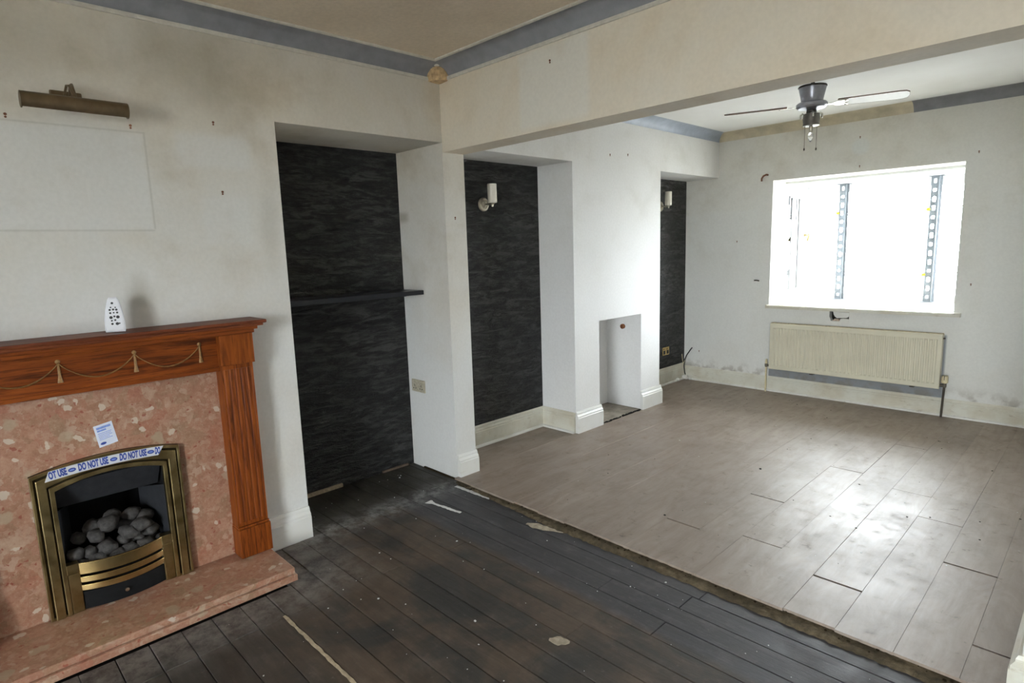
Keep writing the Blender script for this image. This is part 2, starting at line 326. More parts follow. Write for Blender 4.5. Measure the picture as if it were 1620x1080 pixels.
# ------------------------------------------------------------------ mesh helpers
ORG = {}
class MB:
    def __init__(s): s.v = []; s.f = []
    def add(s, vs, fs):
        k = len(s.v); s.v += [tuple(p) for p in vs]; s.f += [tuple(i+k for i in f) for f in fs]; return s
    def box(s, x0, x1, y0, y1, z0, z1):
        return s.add([(x0, y0, z0), (x1, y0, z0), (x1, y1, z0), (x0, y1, z0), (x0, y0, z1), (x1, y0, z1), (x1, y1, z1), (x0, y1, z1)],
                     [(0, 3, 2, 1), (4, 5, 6, 7), (0, 1, 5, 4), (1, 2, 6, 5), (2, 3, 7, 6), (3, 0, 4, 7)])
    def prism(s, poly, axis, a, b):
        def P(u, v, w): return {'x': (w, u, v), 'y': (u, w, v), 'z': (u, v, w)}[axis]
        n = len(poly)
        return s.add([P(u, v, a) for u, v in poly] + [P(u, v, b) for u, v in poly],
                     [tuple(range(n))[::-1], tuple(range(n, 2*n))] + [(i, (i+1) % n, (i+1) % n+n, i+n) for i in range(n)])
    def lathe(s, prof, c, axis='z', seg=24, cap=True):
        c = Vector(c); vs = []; fs = []; n = len(prof)
        for i in range(seg):
            a = 2*math.pi*i/seg
            for r, h in prof:
                u, v = r*math.cos(a), r*math.sin(a)
                vs.append(c + Vector({'z': (u, v, h), 'x': (h, u, v), 'y': (u, h, v)}[axis]))
        for i in range(seg):
            j = (i+1) % seg
            for k in range(n-1): fs.append((i*n+k, j*n+k, j*n+k+1, i*n+k+1))
        if cap:
            if prof[0][0] > 1e-5: fs.append(tuple(i*n for i in range(seg))[::-1])
            if prof[-1][0] > 1e-5: fs.append(tuple(i*n+n-1 for i in range(seg)))
        return s.add(vs, fs)
    def tube(s, path, r, seg=8, flat=1.0):
        path = [Vector(p) for p in path]; vs = []; fs = []; prev = None
        for i, p in enumerate(path):
            d = (path[min(i+1, len(path)-1)] - path[max(i-1, 0)]).normalized()
            if prev is None:
                a = Vector((0, 0, 1)) if abs(d.z) < .9 else Vector((1, 0, 0))
                u = d.cross(a).normalized()
            else: u = (prev - d*prev.dot(d)).normalized()
            prev = u; w_ = d.cross(u); rr = r[i] if hasattr(r, '__len__') else r
            for k in range(seg):
                a = 2*math.pi*k/seg; vs.append(p + u*math.cos(a)*rr + w_*math.sin(a)*rr*flat)
        n = len(path)
        for i in range(n-1):
            for k in range(seg): fs.append((i*seg+k, i*seg+(k+1) % seg, (i+1)*seg+(k+1) % seg, (i+1)*seg+k))
        fs.append(tuple(range(seg))[::-1]); fs.append(tuple((n-1)*seg+k for k in range(seg)))
        return s.add(vs, fs)
    def sweep(s, prof, path):
        """profile (offset, z) swept along a plan polyline, offset to the right of travel, mitred"""
        path = [Vector(p) for p in path]; n = len(prof); vs = []; fs = []
        for i, p in enumerate(path):
            ds = []
            if i > 0: ds.append((path[i]-path[i-1]).normalized())
            if i < len(path)-1: ds.append((path[i+1]-path[i]).normalized())
            ns = [Vector((d.y, -d.x)) for d in ds]
            mi = ns[0] if len(ns) == 1 else (ns[0]+ns[1]) / (1+ns[0].dot(ns[1]))
            for o, z in prof: vs.append((p.x+mi.x*o, p.y+mi.y*o, z))
        for i in range(len(path)-1):
            for k in range(n):
                l = (k+1) % n; fs.append((i*n+k, i*n+l, (i+1)*n+l, (i+1)*n+k))
        fs.append(tuple(range(n))); fs.append(tuple((len(path)-1)*n+k for k in range(n))[::-1])
        return s.add(vs, fs)
    def rot(s, piv, axis, ang):
        q = Matrix.Rotation(ang, 4, axis); piv = Vector(piv)
        s.v = [tuple(q @ (Vector(p)-piv) + piv) for p in s.v]; return s
    def build(s, name, mat, parent=None, smooth=0, bevel=0, origin=None):
        if parent is not None: og = ORG[parent]
        elif origin is not None: og = Vector(origin)
        else:
            xs, ys, zs = zip(*s.v); og = Vector(((min(xs)+max(xs))/2, (min(ys)+max(ys))/2, min(zs)))
        me = bpy.data.meshes.new(name)
        me.from_pydata([tuple(Vector(p)-og) for p in s.v], [], s.f)
        bm = bmesh.new(); bm.from_mesh(me); bmesh.ops.recalc_face_normals(bm, faces=bm.faces); bm.to_mesh(me); bm.free()
        me.materials.append(M[mat])
        if smooth:
            me.shade_smooth()
            me.set_sharp_from_angle(angle=math.radians(smooth))
        o = bpy.data.objects.new(name, me); COL.objects.link(o)
        if parent is not None: o.parent = parent
        else: o.location = og
        ORG[o] = og
        if bevel:
            b = o.modifiers.new('bevel', 'BEVEL'); b.width = bevel; b.segments = 2; b.limit_method = 'ANGLE'; b.angle_limit = .7
        return o
def tag(o, label, cat, group=None, kind=None):
    o['label'] = label; o['category'] = cat
    if group: o['group'] = group
    if kind: o['kind'] = kind
    return o
def thing(name, loc, label, cat, group=None, kind=None):
    o = bpy.data.objects.new(name, None); COL.objects.link(o); o.location = loc; o.empty_display_size = .05
    ORG[o] = Vector(loc); return tag(o, label, cat, group, kind)
def copy_tree(o, parent=None):
    c = o.copy(); COL.objects.link(c); c.parent = parent
    for ch in list(o.children): copy_tree(ch, c)
    return c

# ------------------------------------------------------------------ dimensions
Y0, YR, YP, YD, YE, YW = 1.317, 2.346, 2.511, 3.571, 4.793, 5.877
H1, HB, H2, H3 = 2.145, 2.088, 2.129, 2.136
HC, HCE, HC2, HCE2, CV = 2.5, 2.5765, 2.482, 2.558, .1
D1, D2 = .5, .361
FZ = .022                     # laminate surface
XR, XA, YB = 2.845, 4.15, -3.0  # far-room right wall, near-room right wall, front wall
TOP = 2.75; BK = -.75

# ------------------------------------------------------------------ setting: walls
b = MB()
fy0, fy1, fz0, fz1, fd = .25, .662, .05, .625, -.30
b.box(BK, 0, YB-.3, fy0, -.1, TOP).box(BK, 0, fy1, Y0, -.1, TOP).box(BK, 0, fy0, fy1, fz1, TOP).box(BK, 0, fy0, fy1, -.1, fz0).box(BK, fd, fy0, fy1, fz0, fz1)
b.box(BK, 0, Y0, YR, H1, TOP).box(BK, -D1, Y0, YR, -.1, H1).box(BK, 0, YR, YP, -.1, TOP)
wl = b.build('wall_left', 'paint_left', origin=(0, 0, 0))
tag(wl, 'stained off-white chimney breast wall with tall black-papered alcove', 'wall', kind='structure')
b = MB()
oy0, oy1, oz1, od = 3.882, 4.49, .893, -.373
b.box(BK, 0, YP, YD, H2, TOP).box(BK, -D2, YP, YD, -.1, H2)
b.box(BK, 0, YD, oy0, -.1, TOP).box(BK, 0, oy1, YE, -.1, TOP).box(BK, 0, oy0, oy1, oz1, TOP).box(BK, od, oy0, oy1, -.1, oz1)
b.box(BK, 0, YE, YW+.3, H3, TOP).box(BK, -D2, YE, YW+.3, -.1, H3)
wl2 = b.build('wall_left', 'paint_breast_far', origin=(0, 0, 0))
tag(wl2, 'bright white far chimney breast with small empty fireplace opening', 'wall', kind='structure')
e = .004
MB().box(-D1-e, -D1+e, Y0, YR, 0, H1).build('wallpaper', 'slate_wallpaper', wl)
MB().box(-D2-e, -D2+e, YP, YD, 0, H2).build('wallpaper', 'slate_wallpaper', wl2)
MB().box(-D2-e, -D2+e, YE, YW, 0, H3).build('wallpaper', 'slate_wallpaper', wl2)

WX0, WX1, WZ0, WZ1 = .553, 2.03, .878, 2.057
YT = YW+.3; YG = 6.78
hx0, hx1, hz0, hz1 = 1.106, 1.270, .752, .842
b = MB()
b.box(BK, WX0, YW, YT, -.1, TOP).box(WX1, XA+.3, YW, YT, -.1, TOP).box(WX0, WX1, YW, YT, WZ1, TOP)
b.box(WX0, WX1, YW, YT, -.1, hz0).box(WX0, hx0, YW, YT, hz0, .845).box(hx1, WX1, YW, YT, hz0, .845).box(hx0, hx1, YW+.09, YT, hz0, .845)
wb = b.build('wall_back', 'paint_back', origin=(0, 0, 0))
tag(wb, 'grimy pale end wall around the bright bay window', 'wall', kind='structure')
# plaster left standing inside the knocked-out notch below the sill
poly = [(1.136, .840), (1.2695, .836), (1.2695, .806), (1.262, .792), (1.245, .786), (1.20, .784), (1.172, .780), (1.152, .796), (1.142, .815)]
MB().prism([(x, z) for x, z in poly], 'y', YW-.001, YW+.05).build('plaster_patch', 'paint_back', wb)
MB().prism([(1.192, .7525), (1.2695, .7525), (1.2695, .777), (1.23, .780), (1.20, .777)], 'y', YW-.001, YW+.05).build('plaster_patch', 'paint_back', wb)
MB().prism([(1.1065, .7525), (1.122, .7525), (1.115, .775), (1.1065, .79)], 'y', YW-.001, YW+.05).build('plaster_patch', 'paint_back', wb)
MB().prism([(1.13, .753), (1.19, .753), (1.184, .772), (1.15, .775)], 'y', YW+.008, YW+.06).build('broken_plaster', 'plaster_pink', wb)
MB().box(hx0, hx1, YW+.07, YW+.089, hz0, .842).build('notch_back', 'hole_dark', wb)
# bay shell
b = MB().box(WX0-.12, WX0, YT, 6.24, .6, 2.4).box(WX0-.12, WX0, 6.24, YG+.06, .6, .93).box(WX0-.12, WX0, 6.24, YG+.06, 1.97, 2.4)
b.box(WX0, WX1+.12, YT, YG+.06, 2.035, 2.4).box(WX1, WX1+.12, YT, 6.24, .6, 2.035).box(WX1, WX1+.12, 6.24, YG+.06, .6, .93).box(WX1, WX1+.12, 6.24, YG+.06, 1.97, 2.035).box(WX0, WX1, YT, YG+.06, .6, .845)
tag(b.build('wall_bay', 'paint_reveal', origin=(0, 0, 0)), 'white plastered box bay around the window', 'wall', kind='structure')
# beam and right-hand pier
tag(MB().box(0, XA, YR, YP, HB, TOP).build('wall_beam', 'paint_beam', origin=(0, 0, 0)), 'deep tan-stained beam crossing between the two rooms', 'beam', kind='structure')
wr_ = MB().box(XR, XR+.2, YP, YT, -.1, TOP).box(XR, XA+.2, YR, YP, -.1, HB).box(XA, XA+.2, YB, YR, -.1, TOP).build('wall_right', 'paint_plain', origin=(0, 0, 0))
tag(wr_, 'off-white right-hand wall and pier under the beam', 'wall', kind='structure')
gx0, gx1, gz0, gz1 = 2.6, 3.95, .08, 2.15
tag(MB().box(0, gx0, YB-.25, YB, -.1, TOP).box(gx1, XA+.2, YB-.25, YB, -.1, TOP).box(gx0, gx1, YB-.25, YB, -.1, gz0).box(gx0, gx1, YB-.25, YB, gz1, TOP).build('wall_front', 'paint_plain', origin=(0, 0, 0)), 'off-white front wall with a tall glazed opening behind the viewer', 'wall', kind='structure')
# ceilings
tag(MB().box(-.1, XA+.2, YB-.3, YR, HCE, TOP+.05).build('ceiling', 'ceiling_tan', origin=(0, 0, 0)), 'tan smoke-stained ceiling over the fireplace room', 'ceiling', kind='structure')
tag(MB().box(-.1, XR+.2, YP, YT, HCE2, TOP+.05).build('ceiling', 'ceiling_white', origin=(0, 0, 0)), 'white ceiling over the window room', 'ceiling', kind='structure')

# ------------------------------------------------------------------ floors
fa = MB().box(-D1, XA, YB, YR, -.1, -.022).box(-D1, 0, Y0, YR, -.022, -.02).build('floor', 'gap_black', origin=(0, 0, 0))
tag(fa, 'dark worn bare floorboards of the fireplace room', 'floor', kind='structure')
bw = .1155; cache = {}
def board(x0, x1, y0, y1):
    L = round(x1-x0, 3); Wd = round(y1-y0-R.choice((.0018, .0024, .0032, .0042)), 4); key = (L, Wd)
    if key not in cache:
        cb = MB(); c = .0018; hl, hw = L/2-.0008, Wd/2
        cb.add([(-hl, -hw, -.02), (hl, -hw, -.02), (hl, hw, -.02), (-hl, hw, -.02), (-hl, -hw, -c), (hl, -hw, -c), (hl, hw, -c), (-hl, hw, -c),
                (-hl+c, -hw+c, 0), (hl-c, -hw+c, 0), (hl-c, hw-c, 0), (-hl+c, hw-c, 0)],
               [(0, 1, 5, 4), (1, 2, 6, 5), (2, 3, 7, 6), (3, 0, 4, 7), (4, 5, 9, 8), (5, 6, 10, 9), (6, 7, 11, 10), (7, 4, 8, 11), (8, 9, 10, 11), (3, 2, 1, 0)])
        me = bpy.data.meshes.new('floorboard'); me.from_pydata(cb.v, [], cb.f); me.materials.append(M['old_boards']); cache[key] = me
    o = bpy.data.objects.new('floorboard', cache[key]); COL.objects.link(o); o.parent = fa
    o.location = ((x0+x1)/2, (y0+y1)/2, R.uniform(-.0022, 0)); o.rotation_euler = (R.uniform(-.006, .006), 0, 0)
k0 = math.floor((YB-.793)/bw)
for k in range(k0, 14):
    y0 = .793+bw*k; y1 = min(y0+bw, 2.345)
    if y0 > 2.32: break
    y0 = max(y0, YB)
    if y1-y0 < .02: continue
    if y1 < 1.16 and y0 > -.2: xs = [.40 if y1 < 1.10 else .03, .62]
    elif y1 > Y0+.015: xs = [-D1]
    else: xs = [.03]
    x = xs[-1]
    while x < XA-.5:
        x = min(x + R.choice((1.1, 1.5, 1.9, 2.3, 2.7)) + R.uniform(-.18, .18), XA); xs.append(x)
    if xs[-1] < XA: xs[-1] = XA
    for a, c in zip(xs, xs[1:]): board(a, c, y0, y1)

fb = MB().box(-D2, XR, 2.335, YW, -.1, .008).box(od, -.001, oy0, oy1, -.05, .012).build('floor', 'underlay', origin=(0, 0, 0))
tag(fb, 'grey-brown wood laminate floor of the window room', 'floor', kind='structure')
pw = .1945; px0 = 1.335-pw*9
joints = {0: 2.72, 1: 3.327, 2: 2.801, 3: 3.55, 4: 2.655, 5: 3.62, 6: 3.157, 7: 2.551, -1: 3.18, -2: 2.9, -3: 3.45, -4: 2.62, -5: 3.2, -6: 2.83, -7: 3.4, -8: 2.7, -9: 3.1}
wide = {0: .010, 1: .009, 2: .006, 4: .013, 6: .013, 7: .010}
lam = {}
rows = []
for k in range(-9, 8):
    x0 = 1.335+pw*k; x1 = min(x0+pw, XR); x0 = max(x0, -D2)
    rows += [(k, x0, 0.), (k, 0., x1)] if x0 < 0 < x1 else [(k, x0, x1)]
for k, x0, x1 in rows:
    if x1-x0 < .02: continue
    def seg(ya, yb, ga, gb, zt):
        y0 = ya+ga; y1 = yb-gb
        if y1-y0 < .03: return
        key = (round(x1-x0, 4), round(y1-y0, 4), k < 3)
        if key not in lam:
            hl, hw = (y1-y0)/2, (x1-x0)/2-.00015; c = .0004 if k < 3 else .0008
            me = bpy.data.meshes.new('laminate_plank')
            me.from_pydata([(-hw, -hl, -.012), (hw, -hl, -.012), (hw, hl, -.012), (-hw, hl, -.012), (-hw, -hl, -c), (hw, -hl, -c), (hw, hl, -c), (-hw, hl, -c), (-hw+c, -hl+c*.4, 0), (hw-c, -hl+c*.4, 0), (hw-c, hl-c*.4, 0), (-hw+c, hl-c*.4, 0)], [],
                           [(0, 1, 5, 4), (1, 2, 6, 5), (2, 3, 7, 6), (3, 0, 4, 7), (4, 5, 9, 8), (5, 6, 10, 9), (6, 7, 11, 10), (7, 4, 8, 11), (8, 9, 10, 11), (3, 2, 1, 0)])
            me.materials.append(M['laminate']); lam[key] = me
        o = bpy.data.objects.new('laminate_plank', lam[key]); COL.objects.link(o); o.parent = fb
        o.location = ((x0+x1)/2, (y0+y1)/2, FZ+zt); o.rotation_euler = (R.uniform(-.0006, .0006), R.uniform(-.0008, .0008), 0)
    start = 2.318+R.uniform(-.008, .006)
    if x1 <= 0.01: start = YP+.002
    js = [joints[k]+1.285*i for i in range(-1, 4)]; js = [j for j in js if start+.05 < j < YW-.05]
    pts = [start]+js+[YW-.004]
    for i, (a, c) in enumerate(zip(pts, pts[1:])):
        ga = wide.get(k, .0006)/2 if i == 1 and a == joints[k] else .0004
        gb = wide.get(k, .0006)/2 if i+1 < len(pts)-1 and c == joints[k] else .0004
        # planks stop at the breast for rows beneath it
        if x1 <= 0.02 and a < YE and c > YD:
            if a < YD-.06: seg(a, YD-.003, ga, 0, 0)
            if c > YE+.06: seg(YE+.003, c, 0, gb, 0)
            continue
        seg(a, c, ga, gb, R.uniform(-.0008, .0008))
# torn adhesive strip along the laminate's edge, irregular front
b = MB(); n = 150; vs = []; fs = []
for i in range(n+1):
    x = .03+(XR-.04)*i/n
    y0 = 2.300-.05*min(1, x/.9) + R.uniform(-.007, .006); zt = .004+R.uniform(0, .006)
    vs += [(x, y0, 0.0), (x, y0+.012, zt), (x, 2.30, zt+R.uniform(0, .004)), (x, 2.345, .009)]
for i in range(n):
    for k in range(3): fs.append((4*i+k, 4*i+4+k, 4*i+5+k, 4*i+1+k))
b.add(vs, fs); tag(b.build('adhesive_strip', 'adhesive_strip', smooth=50), 'crumbling tan adhesive strip along the edge of the laminate', 'adhesive strip')
so = MB().box(od+.002, -.002, oy0+.002, oy1-.002, .0, .026).build('hearth_slab', 'hearth_stone', bevel=.003)
tag(so, 'rough grey stone slab inside the small fireplace opening', 'hearth')
b = MB()
for i in range(26):
    y = oy0+.02+i*.0225; s_ = R.uniform(.004, .011); x = R.uniform(.004, .014)
    b.box(x-s_, x+s_, y-s_*1.3, y+s_*1.3, FZ, FZ+s_*.8)
o = b.build('rubble', 'gap_black'); tag(o, 'dark crumbs along the front of the small hearth slab', 'rubble', kind='stuff')

# ------------------------------------------------------------------ skirting boards
def skprof(h, th, z0=0.0):
    return [(0, z0), (th, z0), (th, z0+h*.70), (th*.86, z0+h*.73), (th*.86, z0+h*.79), (th*.5, z0+h*.87), (th*.5, z0+h*.92), (th*.3, z0+h), (0, z0+h)]
def skirt(name, path, h, th, z0, mat, label, bead=None):
    o = MB().sweep(skprof(h, th, z0), path).build(name, mat, origin=(0, 0, 0)); tag(o, label, 'skirting board', kind='structure')
    if bead:
        MB().sweep([(th, z0), (th+.016, z0), (th+.015, z0+.008), (th+.009, z0+.015), (th, z0+.018)], path).build('bead', bead, o)
    return o
skirt('baseboard_left', [(0, 1.075), (0, Y0)], .168, .03, 0, 'skirting_white', 'short white skirting between the fire surround and alcove')
skirt('baseboard_left', [(0, YR+.004), (0, YP+.002)], .168, .03, 0.0, 'skirting_white', 'white skirting block at the foot of the central pier')
skirt('baseboard_left', [(-D2, YP), (-D2, YD), (0, YD)], .165, .022, FZ, 'skirting_aged', 'yellowed skirting around the middle alcove', 'bead_white')
skirt('baseboard_left', [(0, YD-.004), (0, oy0+.012)], .172, .03, FZ, 'skirting_white', 'white skirting left of the small fireplace opening')
skirt('baseboard_left', [(0, oy1-.012), (0, YE+.012)], .172, .03, FZ, 'skirting_white', 'white skirting right of the small fireplace opening')
skirt('baseboard_left', [(-D2, YE), (-D2, YW)], .178, .022, FZ, 'skirting_aged', 'yellowed skirting in the far alcove', 'bead_white')
skirt('baseboard_back', [(-D2+.022, YW), (XR, YW)], .145, .024, FZ, 'skirting_aged', 'dirty cream skirting under the radiator wall', 'bead_white')
skirt('baseboard_right', [(XR, YW-.03), (XR, YR), (XA, YR)], .168, .03, 0.0, 'skirting_aged', 'chipped white skirting around the right-hand pier', 'bead_white')

# ------------------------------------------------------------------ coving
def cove(c, z0, z1, n=9):
    return [(0, z0)] + [(c*(1-math.cos(t)) + .004*math.sin(2*t), z0+(z1-z0)*math.sin(t)) for t in [math.pi/2*i/n for i in range(1, n)]] + [(c, z1), (0, z1)]
def coving(name, path, c, z0, z1, mat, label, beads=True, bm_='coving_bead'):
    o = MB().sweep(cove(c, z0, z1), path).build(name, mat, origin=(0, 0, 0), smooth=40); tag(o, label, 'coving', kind='structure')
    if beads:
        MB().sweep([(0, z0-.012), (.009, z0-.012), (.012, z0-.004), (.012, z0+.004), (0, z0+.004)], path).build('bead', bm_, o)
        MB().sweep([(c-.004, z1-.007), (c+.006, z1-.011), (c+.016, z1-.007), (c+.016, z1), (c-.004, z1)], path).build('bead', bm_, o)
    return o
coving('trim_1', [(0, YB), (0, YR), (XA, YR)], CV, HC, HCE, 'coving_grey', 'grey painted coving above the fireplace wall and beam')
coving('trim_2', [(0, YP), (0, YW)], CV*.97, HC2, HCE2, 'coving_grey_light', 'pale blue-grey coving above the far chimney breast', False)
coving('trim_3', [(.0, YW), (1.66, YW)], CV*.97, HC2, HCE2, 'coving_cream', 'unpainted cream length of coving above the window', False)
coving('trim_4', [(1.66, YW), (XR, YW)], CV*.97, HC2, HCE2, 'coving_grey', 'dark grey length of coving at the right of the end wall', False)
coving('trim_5', [(XR, YW-.02), (XR, YP)], CV*.97, HC2, HCE2, 'coving_grey', 'grey coving along the right-hand wall of the window room', False)
# moulded corner piece
t_ = thing('coving_corner', (.05, YR-.05, HC-.02), 'cream moulded corner piece where the grey covings meet', 'corner moulding')
b = MB(); prof = [(.004, -.022), (.062, -.018), (.072, -.006), (.074, .008), (.068, .03), (.056, .052), (.038, .07), (.022, .08)]
b.lathe([(r*1.0, h) for r, h in prof], (.018, YR-.018, HC), seg=26); b.build('bell', 'corner_plaster', t_, smooth=40)
b = MB()
for i in range(7):
    a = -math.pi/2 + (i+.5)*math.pi/2/7*1.0
    b.tube([(.018+r*math.cos(a), YR-.018+r*math.sin(a), HC+h) for r, h in prof[2:]], .003, 6)
b.build('rib', 'corner_plaster', t_, smooth=60)
MB().lathe([(.0, .07), (.03, .074), (.034, .08), (.026, .088), (.0, .09)], (.04, YR-.04, HC-.012), seg=16).build('cap', 'coving_bead', t_, smooth=40)

# ------------------------------------------------------------------ bay window
wt = thing('window_1', (1.29, YG, .878), 'overexposed white box bay window in the end wall', 'window', kind='structure')
def bar(name, x0, x1, y0, y1, z0, z1, mat='upvc', par=wt, bev=.004): return MB().box(x0, x1, y0, y1, z0, z1).build(name, mat, par, bevel=bev)
sill = MB().prism([(YW-.055, .846), (YG+.05, .846), (YG+.05, .878), (YW-.045, .878), (YW-.055, .870)], 'x', WX0, WX1).box(.537, WX0, YW-.055, YW, .846, .878).box(WX1, 2.082, YW-.055, YW, .846, .878)
sill.build('window_sill', 'skirting_aged', wt)
for nm, a in (('frame_jamb', (WX0, WX0+.06, YG, YG+.06, .878, 2.035)), ('frame_jamb', (WX1-.06, WX1, YG, YG+.06, .878, 2.035)), ('frame_head', (WX0+.06, WX1-.06, YG, YG+.06, 1.955, 2.035)), ('frame_rail', (WX0+.06, WX1-.06, YG, YG+.06, .878, .93))): bar(nm, *a)
bar('pane', WX0+.06, WX1-.06, YG+.03, YG+.034, .93, 1.955, 'window_glass', bev=0)
for nm, a in (('frame_jamb', (WX0-.07, WX0-.005, 6.24, 6.30, .93, 1.97)), ('frame_jamb', (WX0-.07, WX0-.005, 6.70, YG, .93, 1.97)), ('frame_head', (WX0-.07, WX0-.005, 6.30, 6.70, 1.92, 1.97)), ('frame_rail', (WX0-.07, WX0-.005, 6.30, 6.70, .93, .985))): bar(nm, *a)
for nm, a in (('frame_jamb', (WX1+.005, WX1+.07, 6.24, 6.30, .93, 1.97)), ('frame_jamb', (WX1+.005, WX1+.07, 6.70, YG, .93, 1.97)), ('frame_head', (WX1+.005, WX1+.07, 6.30, 6.70, 1.92, 1.97)), ('frame_rail', (WX1+.005, WX1+.07, 6.30, 6.70, .93, .985))): bar(nm, *a)  # unseen right side light, mirrored from the left and added to brighten the far breast
bar('pane', WX1+.036, WX1+.04, 6.30, 6.70, .985, 1.92, 'window_glass', bev=0)
sash = bar('side_sash', WX0-.05, WX0-.012, 6.50, 6.56, .985, 1.92)
bar('gasket', WX0-.012, WX0-.006, 6.50, 6.535, 1.70, 1.92, 'gasket', sash, 0)
bar('gasket', WX0-.005, WX0+.003, 6.285, 6.305, 1.84, 1.93, 'gasket', sash, 0)
bar('pane', WX0-.04, WX0-.036, 6.30, 6.70, .985, 1.92, 'window_glass', bev=0)
MB().tube([(WX0+.0, 6.72, 1.54), (WX0+.05, 6.72, 1.54), (WX0+.055, 6.70, 1.52), (WX0+.055, 6.66, 1.49)], .014, 8).build('handle', 'bright_brass', wt, smooth=50)

# slotted steel posts with yellow-headed bolts
def slotted(b, x0, x1, y, th, z0, z1, n, hw, hh):
    """flat strip in the xz plane pierced by n rounded slots (real holes, front, back and rims)"""
    cz = (z1-z0)/n; xm = (x0+x1)/2; K = 12
    for i in range(n):
        a, c = z0+i*cz, z0+(i+1)*cz; zm = (a+c)/2
        h_ = hh*(1. if i % 3 else .62)
        ring = []
        for k in range(K):
            t = 2*math.pi*(k+.5)/K; ex = max(-1, min(1, 1.25*math.cos(t))); ez = max(-1, min(1, 1.25*math.sin(t)))
            ring.append((xm+hw*ex*.95, zm+h_*ez*.95))
        def out(k):
            t = 2*math.pi*(k+.5)/K; cs, sn = math.cos(t), math.sin(t); q = max(abs(cs), abs(sn))
            return (xm+(x1-x0)/2*cs/q, zm+cz/2*sn/q)
        outer = [out(k) for k in range(K)]
        crn = {}
        vs = [(x, y, z) for x, z in ring] + [(x, y, z) for x, z in outer] + [(x, y+th, z) for x, z in ring] + [(x, y+th, z) for x, z in outer]
        cor = [(x1, c), (x0, c), (x0, a), (x1, a)]
        vs += [(x, y, z) for x, z in cor] + [(x, y+th, z) for x, z in cor]
        fs = []
        for k in range(K):
            l = (k+1) % K
            fs += [(k, l, K+l, K+k), (2*K+k, 3*K+k, 3*K+l, 2*K+l), (k, 2*K+k, 2*K+l, l)]
        for q, (k, l) in enumerate(((1, 2-1+1), (4, 5-1+1), (7, 8), (10, 11))):
            fs += [(K+k, K+l, 4*K+q), (3*K+k, 3*K+l, 4*K+4+q)]
        b.add(vs, fs)
    b.add([(x0, y, z0), (x0, y+th, z0), (x0, y+th, z1), (x0, y, z1)], [(0, 1, 2, 3)])
def post(x, label, bolts):
    p = thing('slotted_angle_post', (x, 6.71, .878), label, 'steel post', 'slotted steel posts in the bay')
    b = MB(); slotted(b, x-.042, x+.022, 6.700, .004, .885, 2.03, 14, .014, .024); b.build('slotted_flange', 'steel_galv', p)
    MB().box(x+.022, x+.027, 6.668, 6.704, .885, 2.03).box(x+.022, x+.046, 6.700, 6.704, .885, 2.03).build('side_flange', 'steel_galv', p)
    MB().box(x-.055, x+.055, 6.66, 6.74, .878, .885).build('foot_plate', 'steel_galv', p)
    MB().box(x-.055, x+.055, 6.66, 6.74, 2.03, 2.035).build('head_plate', 'steel_galv', p)
    for z in bolts:
        MB().lathe([(.016, 0), (.016, -.008), (.010, -.016), (0, -.017)], (x-.05, 6.70, z), 'y', 10).build('bolt', 'yellow_plastic', p, smooth=40)
post(.925, 'left perforated steel angle post standing on the window sill', (1.749,))
post(1.695, 'right perforated steel angle post standing on the window sill', (1.737, 1.136))
for z, l in ((1.746, 'upper pale slotted security bar outside the bay glass'), (1.13, 'lower pale slotted security bar outside the bay glass')):
    b = MB(); n = 26; xa, xb = .58, 2.0; dx = (xb-xa)/n
    b.box(xa, xb, 6.93, 6.934, z-.022, z-.009).box(xa, xb, 6.93, 6.934, z+.009, z+.022)
    for i in range(n): b.box(xa+i*dx, xa+i*dx+dx*.35, 6.93, 6.934, z-.009, z+.009)
    for x in (xa, xb-.03): b.box(x, x+.03, YG+.06, 6.93, z-.015, z+.015)
    tag(b.build('security_bar', 'steel_pale'), l, 'security bar', 'slotted bars outside the bay')
# front window of the near room (behind the viewer)
wf = thing('window_2', (3.275, YB-.1, gz0), 'tall glazed front window to the right behind the viewer', 'window', kind='structure')
gm = (gx0+gx1)/2
for nm, a in (('frame_jamb', (gx0, gx0+.05, gz0, gz1)), ('frame_jamb', (gx1-.05, gx1, gz0, gz1)), ('frame_head', (gx0+.05, gx1-.05, gz1-.05, gz1)), ('frame_rail', (gx0+.05, gx1-.05, gz0, gz0+.05)), ('mullion', (gm-.025, gm+.025, gz0+.05, gz1-.05))):
    MB().box(a[0], a[1], YB-.15, YB-.10, a[2], a[3]).build(nm, 'upvc', wf)
for a, c in ((gx0+.05, gm-.025), (gm+.025, gx1-.05)): MB().box(a, c, YB-.127, YB-.123, gz0+.05, gz1-.05).build('pane', 'window_glass', wf)
tag(MB().box(-40, 40, -40, 40, -.5, -.35).build('ground', 'yard_concrete'), 'pale concrete yard outside the windows', 'ground', kind='structure')

# ------------------------------------------------------------------ fire surround
FC = .456
hr = thing('hearth', (.19, FC, 0), 'pink marble hearth slab in front of the gas fire', 'hearth')
MB().box(.001, .385, -.155, 1.067, .0, .030).build('lower_slab', 'pink_marble', hr, bevel=.003)
MB().box(.001, .372, -.150, 1.062, .031, .060).build('top_slab', 'pink_marble', hr, bevel=.004)
# marble back panel (with the fire's opening)
b = MB()
b.box(.001, .022, -.012, .235, .061, .99).box(.001, .022, .675, .924, .061, .99).box(.001, .022, .235, .675, .64, .99)
tag(b.build('marble_back_panel', 'pink_marble'), 'pink marble back panel around the gas fire', 'marble panel')
